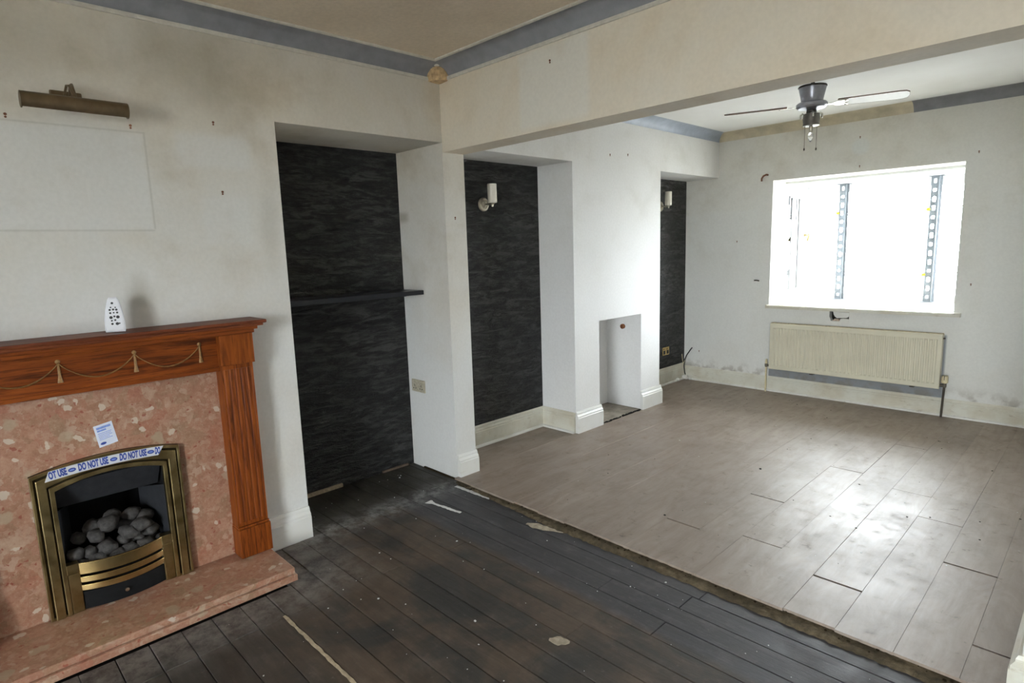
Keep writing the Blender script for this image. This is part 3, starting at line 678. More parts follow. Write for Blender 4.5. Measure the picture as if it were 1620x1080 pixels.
# wooden mantelpiece
mt = thing('mantelpiece', (.1, FC, .06), 'red-brown oak mantelpiece with gold swags', 'mantelpiece')
def layer(nm, x1, ov, z0, z1, mat='oak_across', bev=.003):
    return MB().box(.001, x1, FC-.610-ov, FC+.610+ov, z0, z1).build(nm, mat, mt, bevel=bev)
layer('shelf', .195, .046, 1.196, 1.212, 'oak_shelf', .005)
layer('cornice_moulding', .180, .034, 1.184, 1.196, 'oak_shelf')
layer('cornice_moulding', .156, .016, 1.168, 1.184)
layer('cornice_moulding', .138, .006, 1.150, 1.168)
MB().box(.001, .074, FC-.468, FC+.468, .982, 1.150).build('frieze', 'oak_across', mt, bevel=.002)
MB().box(.074, .080, FC-.468, FC+.468, .982, 1.000).build('frieze_moulding', 'oak_across', mt, bevel=.002)
for s_ in (1, -1):
    a, c = sorted((FC+s_*.466, FC+s_*.610))
    MB().box(.001, .118, a-.003, c+.003, 1.008, 1.150).build('capital', 'oak_upright', mt, bevel=.002)
    pil = MB().box(.001, .094, a, c, .20, 1.008).build('pilaster', 'oak_upright', mt, bevel=.002)
    for i in range(5):
        yy = a+.020+i*(c-a-.04)/4
        b = MB(); r = .0115; pr = [(yy+r*math.cos(q), .094+r*.32*math.sin(q)) for q in [math.pi*j/6 for j in range(7)]]
        b.prism([(x_, y_) for y_, x_ in pr], 'z', .235, .985); b.build('reed', 'oak_upright', pil, smooth=40)
    MB().box(.001, .114, a-.004, c+.004, .061, .205).build('plinth_block', 'oak_upright', mt, bevel=.004)
    MB().box(.001, .106, a-.002, c+.002, .205, .216).build('plinth_moulding', 'oak_upright', mt, bevel=.003)
# swags and tassels
tx = .078; tas = [.071, .331, .591, .846]
for i, yy in enumerate(tas):
    MB().tube([(tx, yy, 1.112), (tx, yy, 1.085), (tx, yy, 1.06), (tx, yy, 1.034)], [.003, .0045, .005, .0095], 6, .5).build('tassel', 'gold_paint', mt, smooth=50)
    MB().lathe([(0, .004), (.007, .003), (.009, 0)], (tx-.004, yy, 1.117), 'x', 10).build('rosette', 'gold_paint', mt, smooth=50)
    if i:
        p = tas[i-1]; pts = []
        for j in range(25):
            u = j/24; pts.append((tx, p+(yy-p)*u, 1.112-.074*math.sin(math.pi*u)**.8))
        MB().tube(pts, [.0032+.0018*math.sin(math.pi*j/24)+.0006*(j % 2) for j in range(25)], 6, .5).build('swag', 'gold_paint', mt, smooth=50)

# ------------------------------------------------------------------ gas fire
gf = thing('gas_fire', (.03, FC, .06), 'brass-framed gas fire with coals and warning tape', 'gas fire')
def arch(y0, y1, zs, rise, n=14):
    return [(y0+(y1-y0)*i/n, zs+rise*(1-(2*i/n-1)**2)) for i in range(n+1)]
def frame_ring(nm, mat, o, i, x0, x1, bev=0):
    """arched picture-frame band; o/i = (y0,y1,zbottom,zshoulder,rise)"""
    O = [(o[0], o[2])] + arch(o[0], o[1], o[3], o[4]) + [(o[1], o[2])]
    I = [(i[0], i[2])] + arch(i[0], i[1], i[3], i[4]) + [(i[1], i[2])]
    n = len(O); vs = [(x0, y, z) for y, z in O]+[(x0, y, z) for y, z in I]+[(x1, y, z) for y, z in O]+[(x1, y, z) for y, z in I]; fs = []
    for k in range(n-1):
        fs += [(k, k+1, n+k+1, n+k), (2*n+k, 3*n+k, 3*n+k+1, 2*n+k+1), (k, 2*n+k, 2*n+k+1, k+1), (n+k, n+k+1, 3*n+k+1, 3*n+k)]
    fs += [(0, n, 3*n, 2*n), (n-1, 3*n-1, 4*n-1, 2*n-1)]
    return MB().add(vs, fs).build(nm, mat, gf, bevel=bev)
A = (.189, .723, .061, .672, .033)
def inset(a, d, ex=0): return (a[0]+d, a[1]-d, a[2]+(d if ex else 0), a[3]-d*1.05, a[4])
frame_ring('frame_backplate', 'brass_shadow', A, inset(A, .073), .0225, .034)
frame_ring('frame_outer_lip', 'aged_brass', A, inset(A, .011), .034, .047, .002)
frame_ring('frame_band', 'aged_brass', inset(A, .0175), inset(A, .050), .034, .054, .004)
frame_ring('frame_inner_lip', 'aged_brass', inset(A, .0565), inset(A, .073), .034, .050, .002)
for s_ in (1, -1):
    a, c = sorted((FC+s_*.267, FC+s_*.194)); MB().box(.034, .046, a, c, .061, .070).build('frame_foot', 'aged_brass', gf, bevel=.001)
# firebox
b = MB(); bx = -.285
b.box(bx-.01, bx, fy0+.004, fy1-.004, fz0+.012, fz1-.004).box(bx, .022, fy0+.002, fy0+.008, fz0+.012, fz1-.004).box(bx, .022, fy1-.008, fy1-.002, fz0+.012, fz1-.004).box(bx, .022, fy0+.008, fy1-.008, fz0+.011, fz0+.016).box(bx, .022, fy0+.008, fy1-.008, fz1-.012, fz1-.004)
b.build('firebox', 'black_iron', gf)
MB().add([(.02, .262, .612), (.02, .650, .612), (-.04, .640, .497), (-.04, .272, .497), (.012, .262, .612), (.012, .650, .612), (-.046, .640, .497), (-.046, .272, .497)],
         [(0, 1, 2, 3), (4, 7, 6, 5), (0, 4, 5, 1), (3, 2, 6, 7), (0, 3, 7, 4), (1, 5, 6, 2)]).build('hood', 'grey_iron', gf)
for s_ in (1, -1):
    ya, yb = FC+s_*.196, FC+s_*.135
    MB().add([(.018, ya, .50), (-.19, yb, .45), (-.19, yb, .20), (.018, ya, .20), (.018, ya+s_*.004, .50), (-.19, yb+s_*.004, .45), (-.19, yb+s_*.004, .20), (.018, ya+s_*.004, .20)],
             [(0, 1, 2, 3), (4, 7, 6, 5), (0, 4, 5, 1), (3, 2, 6, 7), (0, 3, 7, 4), (1, 5, 6, 2)]).build('cheek', 'grey_iron', gf)
MB().box(-.2, .012, .272, .640, .062, .225).build('burner_tray', 'black_iron', gf)
# coals
coals = [(.0, .55, .34, .040), (.0, .503, .325, .041), (-.04, .434, .37, .040), (.0, .413, .285, .040), (.01, .495, .252, .036), (.012, .559, .250, .036), (-.02, .585, .30, .032), (.012, .383, .25, .036), (.015, .447, .242, .034), (-.01, .307, .29, .036), (.012, .317, .245, .030),
         (-.03, .386, .335, .034), (-.02, .479, .29, .028), (.005, .615, .25, .026), (-.02, .54, .28, .022), (-.01, .355, .283, .030), (-.09, .53, .37, .036), (-.09, .46, .38, .036), (-.09, .39, .36, .036), (-.08, .33, .33, .034), (-.07, .58, .35, .034), (-.06, .30, .27, .03), (-.06, .42, .27, .04), (-.06, .50, .27, .04), (-.06, .58, .26, .035), (-.13, .42, .34, .04), (-.13, .5, .33, .04)]
for (x, y, z, r) in coals:
    bm = bmesh.new(); bmesh.ops.create_icosphere(bm, subdivisions=2, radius=r)
    sx, sy, sz = R.uniform(.85, 1.1), R.uniform(.9, 1.15), R.uniform(.72, .95); rot = Matrix.Rotation(R.uniform(0, 6), 3, Vector((R.random(), R.random(), R.random())).normalized())
    ph = [R.uniform(0, 6) for _ in range(3)]
    for v in bm.verts:
        d = v.co/r; k = 1+.09*math.sin(4*d.x+ph[0])+.09*math.sin(5.5*d.y+ph[1])+.09*math.sin(6*d.z+ph[2])
        q = rot @ (v.co*k); v.co = Vector((q.x*sx+x, q.y*sy+y, q.z*sz+z))-ORG[gf]
    me = bpy.data.meshes.new('coal'); bm.to_mesh(me); bm.free(); me.materials.append(M['coal']); me.shade_smooth()
    o = bpy.data.objects.new('coal', me); COL.objects.link(o); o.parent = gf; ORG[o] = ORG[gf]
# curved brass fret
def curvebar(nm, mat, y0, y1, z0, z1, bow, th, base=.03, n=18, bev=.0015):
    vs = []; fs = []
    for i in range(n+1):
        u = i/n; y = y0+(y1-y0)*u; x = base+bow*(1-(2*u-1)**2)
        vs += [(x, y, z0), (x, y, z1), (x-th, y, z1), (x-th, y, z0)]
    for i in range(n):
        for k in range(4): l = (k+1) % 4; fs.append((4*i+k, 4*i+4+k, 4*i+4+l, 4*i+l))
    fs += [(0, 1, 2, 3), (4*n+3, 4*n+2, 4*n+1, 4*n)]
    return MB().add(vs, fs).build(nm, mat, gf, bevel=bev, smooth=30)
for s_ in (1, -1):
    a, c = sorted((FC+s_*.193, FC+s_*.152)); MB().box(.010, .046, a, c, .061, .232).build('fret_upright', 'aged_brass', gf, bevel=.003)
    a, c = sorted((FC+s_*.196, FC+s_*.152)); MB().box(.010, .050, a, c, .234, .275).build('fret_shoulder', 'aged_brass', gf, bevel=.003)
for z0, z1 in ((.222, .272), (.186, .211), (.150, .175)): curvebar('fret_bar', 'bright_brass', FC-.154, FC+.154, z0, z1, .045, .010, .048)
curvebar('ash_cover', 'black_iron', FC-.152, FC+.152, .064, .140, .030, .012, .040)
MB().box(.012, .020, FC-.154, FC+.154, .140, .222).build('fret_backing', 'black_iron', gf)
MB().lathe([(.011, 0), (.011, .01), (.008, .016), (0, .017)], (.068, .452, .104), 'x', 14).build('knob', 'chrome', gf, smooth=40)
# printed warning tape
def text_mesh(body, size, mat, name='printed_text'):
    cu = bpy.data.curves.new(name, 'FONT'); cu.body = body; cu.size = size; cu.extrude = .0001; cu.align_x = 'CENTER'; cu.align_y = 'CENTER'; cu.resolution_u = 3; cu.offset = size*.05
    to = bpy.data.objects.new(name, cu); COL.objects.link(to); me = bpy.data.meshes.new_from_object(to); bpy.data.objects.remove(to); me.materials.clear(); me.materials.append(M[mat]); return me
TL, TR, BL, BR = (.252, .684), (.660, .687), (.236, .644), (.636, .650)
tp = thing('warning_tape', (.056, .45, .64), 'white DO NOT USE tape stuck across the brass fire frame', 'tape')
b = MB(); n = 20
def tpos(u, v):   # u along, v across (0 bottom, 1 top), follows the frame's shallow arch
    y = (BL[0]*(1-u)+BR[0]*u)*(1-v) + (TL[0]*(1-u)+TR[0]*u)*v; z = (BL[1]*(1-u)+BR[1]*u)*(1-v) + (TL[1]*(1-u)+TR[1]*u)*v
    return y, z + .010*(1-(2*u-1)**2)
vs = []; fs = []
for i in range(n+1):
    for v in (0, 1):
        y, z = tpos(i/n, v); vs += [(.0556, y, z), (.0549, y, z)]
for i in range(n):
    k = 4*i; fs += [(k, k+4, k+6, k+2), (k+1, k+3, k+7, k+5), (k, k+1, k+5, k+4), (k+2, k+6, k+7, k+3)]
fs += [(0, 2, 3, 1), (4*n, 4*n+1, 4*n+3, 4*n+2)]
tape = MB().add(vs, fs).build('tape_strip', 'tape_white', tp)
def on_tape(me, u, name, sx=1., par=None):
    y, z = tpos(u, .5); y2, z2 = tpos(min(1, u+.02), .5); y1, z1 = tpos(max(0, u-.02), .5)
    o = bpy.data.objects.new(name, me); COL.objects.link(o); o.parent = tape
    a = math.atan2(z2-z1, y2-y1)
    mat = Matrix(((0, 0, 1), (math.cos(a), -math.sin(a), 0), (math.sin(a), math.cos(a), 0))).to_4x4()
    mat.translation = Vector((.0559, y, z))-ORG[tape]
    o.matrix_local = mat @ Matrix.Diagonal((sx, 1, 1, 1)); return o
for body, u, wd in (('OT USE', .090, .060), ('DO NOT USE', .388, .104), ('DO NOT USE', .741, .100), ('DO', .970, .020)):
    me = text_mesh(body, .040, 'ink_blue'); xs = [v.co.x for v in me.vertices]; cxm = (max(xs)+min(xs))/2
    for v in me.vertices: v.co.x = (v.co.x-cxm)*wd/(max(xs)-min(xs))
    on_tape(me, u, 'printed_text')
def oval(rx, ry, mat):
    me = bpy.data.meshes.new('printed_logo'); K = 20
    me.from_pydata([(rx*math.cos(2*math.pi*k/K), ry*math.sin(2*math.pi*k/K), 0) for k in range(K)], [], [tuple(range(K))]); me.materials.append(M[mat]); return me
for u in (.207, .564, .904): 
    on_tape(oval(.0135, .0085, 'ink_blue'), u, 'printed_logo')
    q = on_tape(oval(.0085, .0028, 'ink_pale_blue'), u, 'printed_logo_mark'); q.location.x += .0003
# paper notice
nt = thing('paper_notice', (.023, .46, .73), 'small white notice with blue print stuck to the marble', 'notice')
C0 = [(.421, .822), (.488, .834), (.502, .741), (.434, .728)]
sh = MB().add([(x, y, z) for x in (.0226, .0234) for y, z in C0], [(0, 1, 2, 3), (4, 7, 6, 5), (0, 4, 5, 1), (1, 5, 6, 2), (2, 6, 7, 3), (3, 7, 4, 0)]).build('sheet', 'paper', nt)
def npos(u, v):
    a = [(C0[0][i]*(1-u)+C0[1][i]*u)*(1-v)+(C0[3][i]*(1-u)+C0[2][i]*u)*v for i in (0, 1)]; return (.0237, a[0], a[1])
for v0, v1, u0, u1, mt_ in ((.10, .20, .12, .88, 'ink_pale_blue'), (.23, .31, .12, .6, 'ink_pale_blue'), (.38, .405, .12, .85, 'ink_pale_blue'), (.45, .475, .12, .8, 'ink_pale_blue'), (.52, .545, .12, .85, 'ink_pale_blue'), (.59, .615, .12, .7, 'ink_pale_blue'), (.66, .685, .12, .82, 'ink_pale_blue')):
    MB().add([npos(u0, v0), npos(u1, v0), npos(u1, v1), npos(u0, v1)], [(0, 1, 2, 3)]).build('printed_line', mt_, sh)
MB().add([npos(.26+.16*math.cos(2*math.pi*k/16), .86+.06*math.sin(2*math.pi*k/16)) for k in range(16)], [tuple(range(16))]).build('printed_logo', 'ink_blue', sh)

# ------------------------------------------------------------------ remote control on the shelf
rc = thing('remote_control', (.10, .53, 1.212), 'white remote control standing on the mantel shelf', 'remote control')
out = [(-.033, 0), (.033, 0), (.035, .012), (.034, .05), (.028, .092), (.019, .13), (.013, .141), (-.013, .141), (-.019, .13), (-.028, .092), (-.034, .05), (-.035, .012)]
RM = Matrix.Rotation(math.radians(48), 4, 'Z')  # faces into the room
def rl(x, y, z): return tuple(Vector((.10, .534, 1.2125)) + (Matrix.Rotation(-math.radians(22), 3, 'Z') @ (Matrix.Rotation(-math.radians(8), 3, 'Y') @ Vector((x, y, z)))))
b = MB(); n = len(out); vs = [rl(.0, y, z) for y, z in out]+[rl(.016, y, z) for y, z in out]+[rl(.019, y*.82, .007+z*.9) for y, z in out]
fs = [tuple(range(n))[::-1]] + [(i, (i+1) % n, (i+1) % n+n, i+n) for i in range(n)] + [(n+i, n+(i+1) % n, 2*n+(i+1) % n, 2*n+i) for i in range(n)] + [tuple(range(2*n, 3*n))]
b.add(vs, fs); body = b.build('body', 'white_plastic', rc, bevel=.001)
for (y, z, r) in ((-.002, .117, .0048), (-.008, .100, .003), (.008, .099, .003), (-.012, .090, .0042), (.0, .091, .0042), (.011, .090, .0045), (-.011, .077, .004), (.001, .078, .0032), (.013, .078, .004), (-.010, .059, .0062), (.002, .063, .004), (.014, .060, .0065), (-.008, .046, .0035), (.004, .048, .0038), (-.007, .033, .0045), (.010, .033, .0062), (.018, .034, .003)):
    K = 10; pv = [rl(.0188, y+r*math.cos(2*math.pi*k/K), z+r*math.sin(2*math.pi*k/K)) for k in range(K)]+[rl(.0212, y+r*.85*math.cos(2*math.pi*k/K), z+r*.85*math.sin(2*math.pi*k/K)) for k in range(K)]
    MB().add(pv, [tuple(range(K, 2*K))]+[(k, (k+1) % K, (k+1) % K+K, k+K) for k in range(K)]).build('button', 'dark_rubber', body)

# ------------------------------------------------------------------ picture light
pl = thing('picture_light', (0.0, .49, 2.06), 'bronze picture light on the wall above the mantel', 'picture light')
MB().box(0.0, .014, .437, .541, 2.118, 2.158).build('back_plate', 'bronze', pl, bevel=.005)
MB().tube([(.010, .50, 2.135), (.030, .50, 2.150), (.055, .50, 2.172), (.080, .50, 2.170), (.105, .50, 2.14), (.125, .50, 2.112)], .0055, 8).build('arm', 'bronze', pl, smooth=50)
MB().tube([(.010, .482, 2.135), (.030, .484, 2.150), (.055, .487, 2.170), (.080, .492, 2.165), (.105, .494, 2.135), (.125, .495, 2.112)], .0045, 8).build('arm', 'bronze', pl, smooth=50)
b = MB(); K = 18; r = .030; rin = .0275; cx, cz = .13, 2.085; vs = []; fs = []
for yy in (.330, .665):
    for rr in (r, rin):
        for k in range(K+1):
            a = math.radians(-62)+math.radians(282)*k/K; vs.append((cx+rr*math.cos(a), yy, cz+rr*math.sin(a)))
q = K+1
for k in range(K):
    fs += [(k, k+1, 2*q+k+1, 2*q+k), (q+k, 3*q+k, 3*q+k+1, q+k+1), (k, q+k, q+k+1, k+1), (2*q+k, 2*q+k+1, 3*q+k+1, 3*q+k)]
fs += [(0, 2*q, 3*q, q), (K, q+K, 3*q+K, 2*q+K)]
MB().add(vs, fs).build('tube_shade', 'bronze', pl, smooth=40)
for yy in (.330, .662):
    MB().prism([(cx+.029*math.cos(2*math.pi*k/20), cz+.029*math.sin(2*math.pi*k/20)) for k in range(20)], 'y', yy, yy+.004).build('end_cap', 'bronze', pl)
for ya in (.40, .475, .55): MB().lathe([(.004, -.024), (.006, -.02), (.006, .02), (.004, .024)], (.128, ya, 2.074), 'y', 12).build('lamp', 'opal_glass', pl, smooth=40)

# ------------------------------------------------------------------ alcove
sf = thing('floating_shelf', (-.38, 1.83, 1.215), 'black floating shelf across the tall alcove', 'shelf')
MB().box(-D1+e, -.264, Y0+.002, YR-.002, 1.217, 1.245).build('board', 'black_shelf', sf, bevel=.002)
MB().box(-D1+e, -D1+.03, Y0+.05, YR-.002, 1.197, 1.217).build('batten', 'black_shelf', sf)
tag(MB().box(-D1+e, -D1+.022, Y0+.03, 1.775, 0.0, .022).build('timber_batten', 'timber_raw', bevel=.001), 'bare timber batten on the floor below black wallpaper', 'batten')
tag(MB().box(-D1+e, -D1+.018, 2.08, 2.29, 0.0, .014).build('timber_batten', 'timber_dark', bevel=.001), 'short dark timber scrap at the alcove corner', 'batten')
# double socket on the reveal
sk = thing('wall_socket', (-.378, YR, .54), 'cream double socket on the alcove side wall', 'socket')
MB().box(-.451, -.305, YR-.012, YR, .540, .626).build('face_plate', 'cream_plastic', sk, bevel=.004)
for xx in (-.415, -.342):
    MB().box(xx-.01, xx+.01, YR-.016, YR-.012, .597, .612).build('switch', 'cream_plastic', sk, bevel=.001)
    for dx, dz, w_, h_ in ((0, .585, .003, .008), (-.012, .565, .006, .003), (.012, .565, .006, .003)):
        MB().box(xx+dx-w_, xx+dx+w_, YR-.0126, YR-.0122, dz-h_, dz+h_).build('pin_slot', 'dark_rubber', sk)
bs = thing('wall_socket', (-D2, 5.49, .34), 'brass double socket low in the far alcove', 'socket')
MB().box(-D2+e, -D2+.010, 5.425, 5.555, .335, .421).build('face_plate', 'bright_brass', bs, bevel=.003)
for yy in (5.458, 5.522):
    MB().box(-D2+.010, -D2+.014, yy-.009, yy+.009, .392, .406).build('switch', 'bright_brass', bs)
    MB().box(-D2+.010, -D2+.0106, yy-.018, yy+.018, .347, .385).build('socket_insert', 'dark_rubber', bs)

# ------------------------------------------------------------------ wall lights
def sconce():
    s_ = thing('wall_light', (-D2, 2.982, 1.80), 'cylinder-shaded wall light in the middle alcove', 'wall light', 'cylinder wall lights in the alcoves')
    MB().lathe([(.050, 0), (.050, .006), (.044, .014), (.034, .016), (.03, .012), (.022, .012), (.016, .022), (.012, .026), (0, .027)], (-D2+e, 2.982, 1.822), 'x', 28).build('back_plate', 'nickel', s_, smooth=35)
    MB().tube([(-D2+.02, 2.982, 1.822), (-D2+.05, 2.986, 1.820), (-D2+.085, 2.998, 1.818)], .006, 8).build('arm', 'nickel', s_, smooth=50)
    MB().lathe([(0, -.026), (.007, -.026), (.009, -.012), (.016, -.006), (.018, .0), (.0, .0)], (-.274, 2.999, 1.828), 'z', 16).build('lamp_holder', 'nickel', s_, smooth=40)
    MB().lathe([(.0, 0.0), (.030, 0), (.0335, .003), (.0335, .132), (.031, .134), (.029, .130), (.029, .008), (0, .006)], (-.274, 2.999, 1.828), 'z', 24, cap=False).build('shade', 'opal_glass', s_, smooth=40)
    return s_
s1 = sconce(); s2 = copy_tree(s1); s2.location = (-D2, 5.365, 1.845); s2['label'] = 'cylinder-shaded wall light in the far alcove beside the end wall'

# ------------------------------------------------------------------ radiator
rd = thing('radiator', (1.3, 5.80, .255), 'cream ribbed panel radiator under the window', 'radiator')
rx0, rx1, rz0, rz1, ry = .608, 1.989, .258, .708, 5.782
nr = 40; mg = .028; pitch = (rx1-rx0-2*mg)/nr; prof = [(rx0, ry+.004), (rx0+.004, ry), (rx0+mg*.6, ry)]
for i in range(nr):
    a = rx0+mg+i*pitch; prof += [(a+pitch*.12, ry), (a+pitch*.32, ry+.0075), (a+pitch*.68, ry+.0075), (a+pitch*.88, ry)]
prof += [(rx1-mg*.6, ry), (rx1-.004, ry), (rx1, ry+.004)]
vs = []; fs = []; zs = [rz0, rz0+.004, rz0+.038, rz0+.050, rz1-.055, rz1-.043, rz1-.008, rz1]
for j, z in enumerate(zs):
    for x, y in prof:
        flat = j in (0, 1, 2, 5, 6, 7); yy = ry if flat else y
        if j in (0, 7): yy += .006
        if x in (rx0, rx1): yy = max(yy, ry+.004)
        vs.append((x, yy, z))
n = len(prof)
for j in range(len(zs)-1):
    for k in range(n-1): fs.append((j*n+k, j*n+k+1, (j+1)*n+k+1, (j+1)*n+k))
k0_ = len(vs); vs += [(rx0, ry+.018, rz0), (rx1, ry+.018, rz0), (rx1, ry+.018, rz1), (rx0, ry+.018, rz1)]
fs += [(k0_, k0_+1, k0_+2, k0_+3), (0, k0_, k0_+3, 7*n), (n-1, 8*n-1, k0_+2, k0_+1), tuple(range(n))+(k0_+1, k0_), tuple(range(7*n, 8*n))+(k0_+2, k0_+3)]
MB().add(vs, fs).build('front_panel', 'cream_enamel', rd, smooth=25)
MB().box(rx0+.02, rx1-.02, ry+.045, ry+.06, rz0+.01, rz1-.01).build('rear_panel', 'cream_enamel', rd)
MB().box(rx0, rx0+.004, ry+.018, ry+.062, rz0+.02, rz1-.004).build('side_cover', 'cream_enamel', rd)
MB().box(rx1-.004, rx1, ry+.018, ry+.062, rz0+.02, rz1-.004).build('side_cover', 'cream_enamel', rd)
MB().box(rx0+.003, rx1-.003, ry+.012, ry+.062, rz1-.002, rz1+.003).build('top_cover', 'enamel_rust', rd)
for x in (.98, 1.78): MB().box(x, x+.03, ry+.06, YW, .24, .66).box(x, x+.03, ry+.02, ry+.07, .244, .256).build('bracket', 'pipe_dark', rd)
MB().lathe([(.006, 0), (.006, .014), (0, .015)], (rx1, ry+.025, rz1-.035), 'x', 10).build('bleed_valve', 'pipe_dark', rd)
# right valve + tail
MB().tube([(rx1-.005, ry+.03, .285), (2.015, ry+.03, .285)], .012, 10).build('valve_body', 'pipe_metal', rd, smooth=50)
MB().lathe([(.013, -.012), (.015, .0), (.015, .016), (.012, .02)], (2.020, ry+.03, .285), 'z', 12).build('valve_body', 'pipe_metal', rd, smooth=40)
vh = MB().lathe([(.016, 0), (.0235, .006), (.0235, .05), (.020, .062), (0, .064)], (2.020, ry+.03, .306), 'z', 16).build('valve_head', 'valve_cream', rd, smooth=40)
MB().box(2.018, 2.022, ry+.004, ry+.008, .335, .372).build('mark', 'pipe_dark', vh)
MB().tube([(2.020, ry+.03, .28), (2.016, ry+.03, .15), (2.013, ry+.03, FZ)], .0085, 10).build('pipe', 'pipe_dark', rd, smooth=50)
# left valve + tail
MB().tube([(rx0+.005, ry+.03, .285), (.575, ry+.03, .285)], .011, 10).build('valve_body', 'pipe_metal', rd, smooth=50)
MB().lathe([(.012, -.014), (.014, .0), (.014, .014), (.011, .018)], (.572, ry+.03, .285), 'z', 12).build('valve_body', 'pipe_metal', rd, smooth=40)
MB().lathe([(.012, 0), (.013, .008), (.010, .034), (.006, .044), (0, .045)], (.572, ry+.03, .303), 'z', 12).build('valve_head', 'valve_cream', rd, smooth=40)
MB().tube([(.572, ry+.03, .28), (.572, ry+.03, .15), (.572, ry+.03, FZ)], .0085, 10).build('pipe', 'valve_cream', rd, smooth=50)

# ------------------------------------------------------------------ ceiling fan
HX, HY = 1.378, 4.455
fn = thing('ceiling_fan', (HX, HY, HCE2-.4), 'two-bladed ceiling fan with bare candle bulb', 'ceiling fan')
c0 = (HX, HY, 0)
MB().lathe([(.013, 2.515), (.013, HCE2)], c0, seg=14).build('rod', 'fan_dark', fn, smooth=40)
MB().lathe([(.0, 2.524), (.030, 2.522), (.086, 2.518), (.089, 2.514), (.086, 2.508), (.080, 2.48), (.073, 2.45), (.068, 2.425), (.070, 2.412), (0, 2.412)], c0, seg=36).build('canopy', 'fan_silver', fn, smooth=35)
MB().lathe([(.087, 2.507), (.0905, 2.513), (.087, 2.520), (.0835, 2.513), (.087, 2.507)], c0, seg=36, cap=False).build('canopy_rim', 'fan_dark', fn, smooth=60)
MB().lathe([(0, 2.412), (.088, 2.412), (.098, 2.403), (.098, 2.386), (.086, 2.374), (.05, 2.368), (0, 2.366)], c0, seg=36).build('motor_housing', 'fan_silver', fn, smooth=35)
MB().lathe([(.03, 2.366), (.034, 2.35), (.03, 2.345), (.052, 2.338), (.054, 2.30), (.050, 2.278), (.052, 2.262), (.04, 2.258), (0, 2.257)], c0, seg=30).build('switch_housing', 'fan_grey', fn, smooth=35)
for a in range(4):
    q = a*math.pi/2+.5; MB().tube([(HX+.052*math.cos(q), HY+.052*math.sin(q), 2.345), (HX+.066*math.cos(q), HY+.066*math.sin(q), 2.335), (HX+.068*math.cos(q), HY+.068*math.sin(q), 2.31)], .006, 8).build('lamp_arm', 'chrome', fn, smooth=50)
MB().lathe([(.013, 2.257), (.013, 2.222), (.010, 2.218)], c0, seg=14).build('bulb_holder', 'nickel', fn, smooth=40)
MB().lathe([(.009, 2.218), (.016, 2.205), (.0175, 2.192), (.013, 2.172), (.005, 2.158), (0, 2.155)], c0, seg=16, cap=False).build('bulb', 'bulb_glass', fn, smooth=60)
d_ = (math.cos(math.radians(44)), math.sin(math.radians(44)))
for s_, zz in ((-1, 2.097), (1, 2.097)):
    x, y = HX+s_*.04*d_[0], HY+s_*.04*d_[1]
    MB().tube([(x, y, 2.262), (x, y, 2.12)], .0017, 6).build('pull_chain', 'pipe_metal', fn)
    MB().lathe([(0, 2.12), (.004, 2.116), (.006, 2.104), (0, 2.097)], (x, y, 0), seg=8).build('chain_pull', 'pipe_dark', fn)
BA = math.radians(20.7); BZ = 2.398
def blade(ang, pitch):
    def place(bm_):
        q = Matrix.Translation((HX, HY, BZ)) @ Matrix.Rotation(ang, 4, 'Z') @ Matrix.Rotation(pitch, 4, 'X')
        bm_.v = [tuple(q @ Vector(p)) for p in bm_.v]; return bm_
    ol = [(.155, -.042), (.165, -.046), (.50, -.058), (.535, -.054), (.556, -.036), (.562, 0), (.556, .036), (.535, .054), (.50, .058), (.165, .046), (.155, .042)]
    bl = place(MB().prism(ol, 'z', -.0035, .0)).build('blade', 'blade_white', fn)
    place(MB().prism(ol, 'z', .0, .0022)).build('blade_upper_face', 'blade_top_dark', bl)
    o2 = [(x+.0012 if x > .3 else x-.0012, y*1.025) for x, y in ol]; n = len(ol); vs = []; fs = []
    for z in (-.0042, .0028):
        vs += [(x, y, z) for x, y in ol] + [(x, y, z) for x, y in o2]
    for k in range(n):
        l = (k+1) % n; fs += [(k, l, n+l, n+k), (2*n+k, 3*n+k, 3*n+l, 2*n+l), (n+k, n+l, 3*n+l, 3*n+k), (k, 2*n+k, 2*n+l, l)]
    place(MB().add(vs, fs)).build('blade_edge', 'blade_edge', bl)
    place(MB().prism([(.075, -.012), (.12, -.012), (.15, -.034), (.215, -.036), (.215, -.022), (.19, 0), (.215, .022), (.215, .036), (.15, .034), (.12, .012), (.075, .012)], 'z', -.0085, -.0042)).build('blade_iron', 'chrome', fn, bevel=.001)
    for x, y in ((.2, -.028), (.2, .028)): place(MB().lathe([(.006, -.0105), (.006, -.0085)], (x, y, 0), seg=8)).build('screw', 'fan_dark', fn)
blade(BA, math.radians(-13)); blade(BA+math.pi, math.radians(-13))

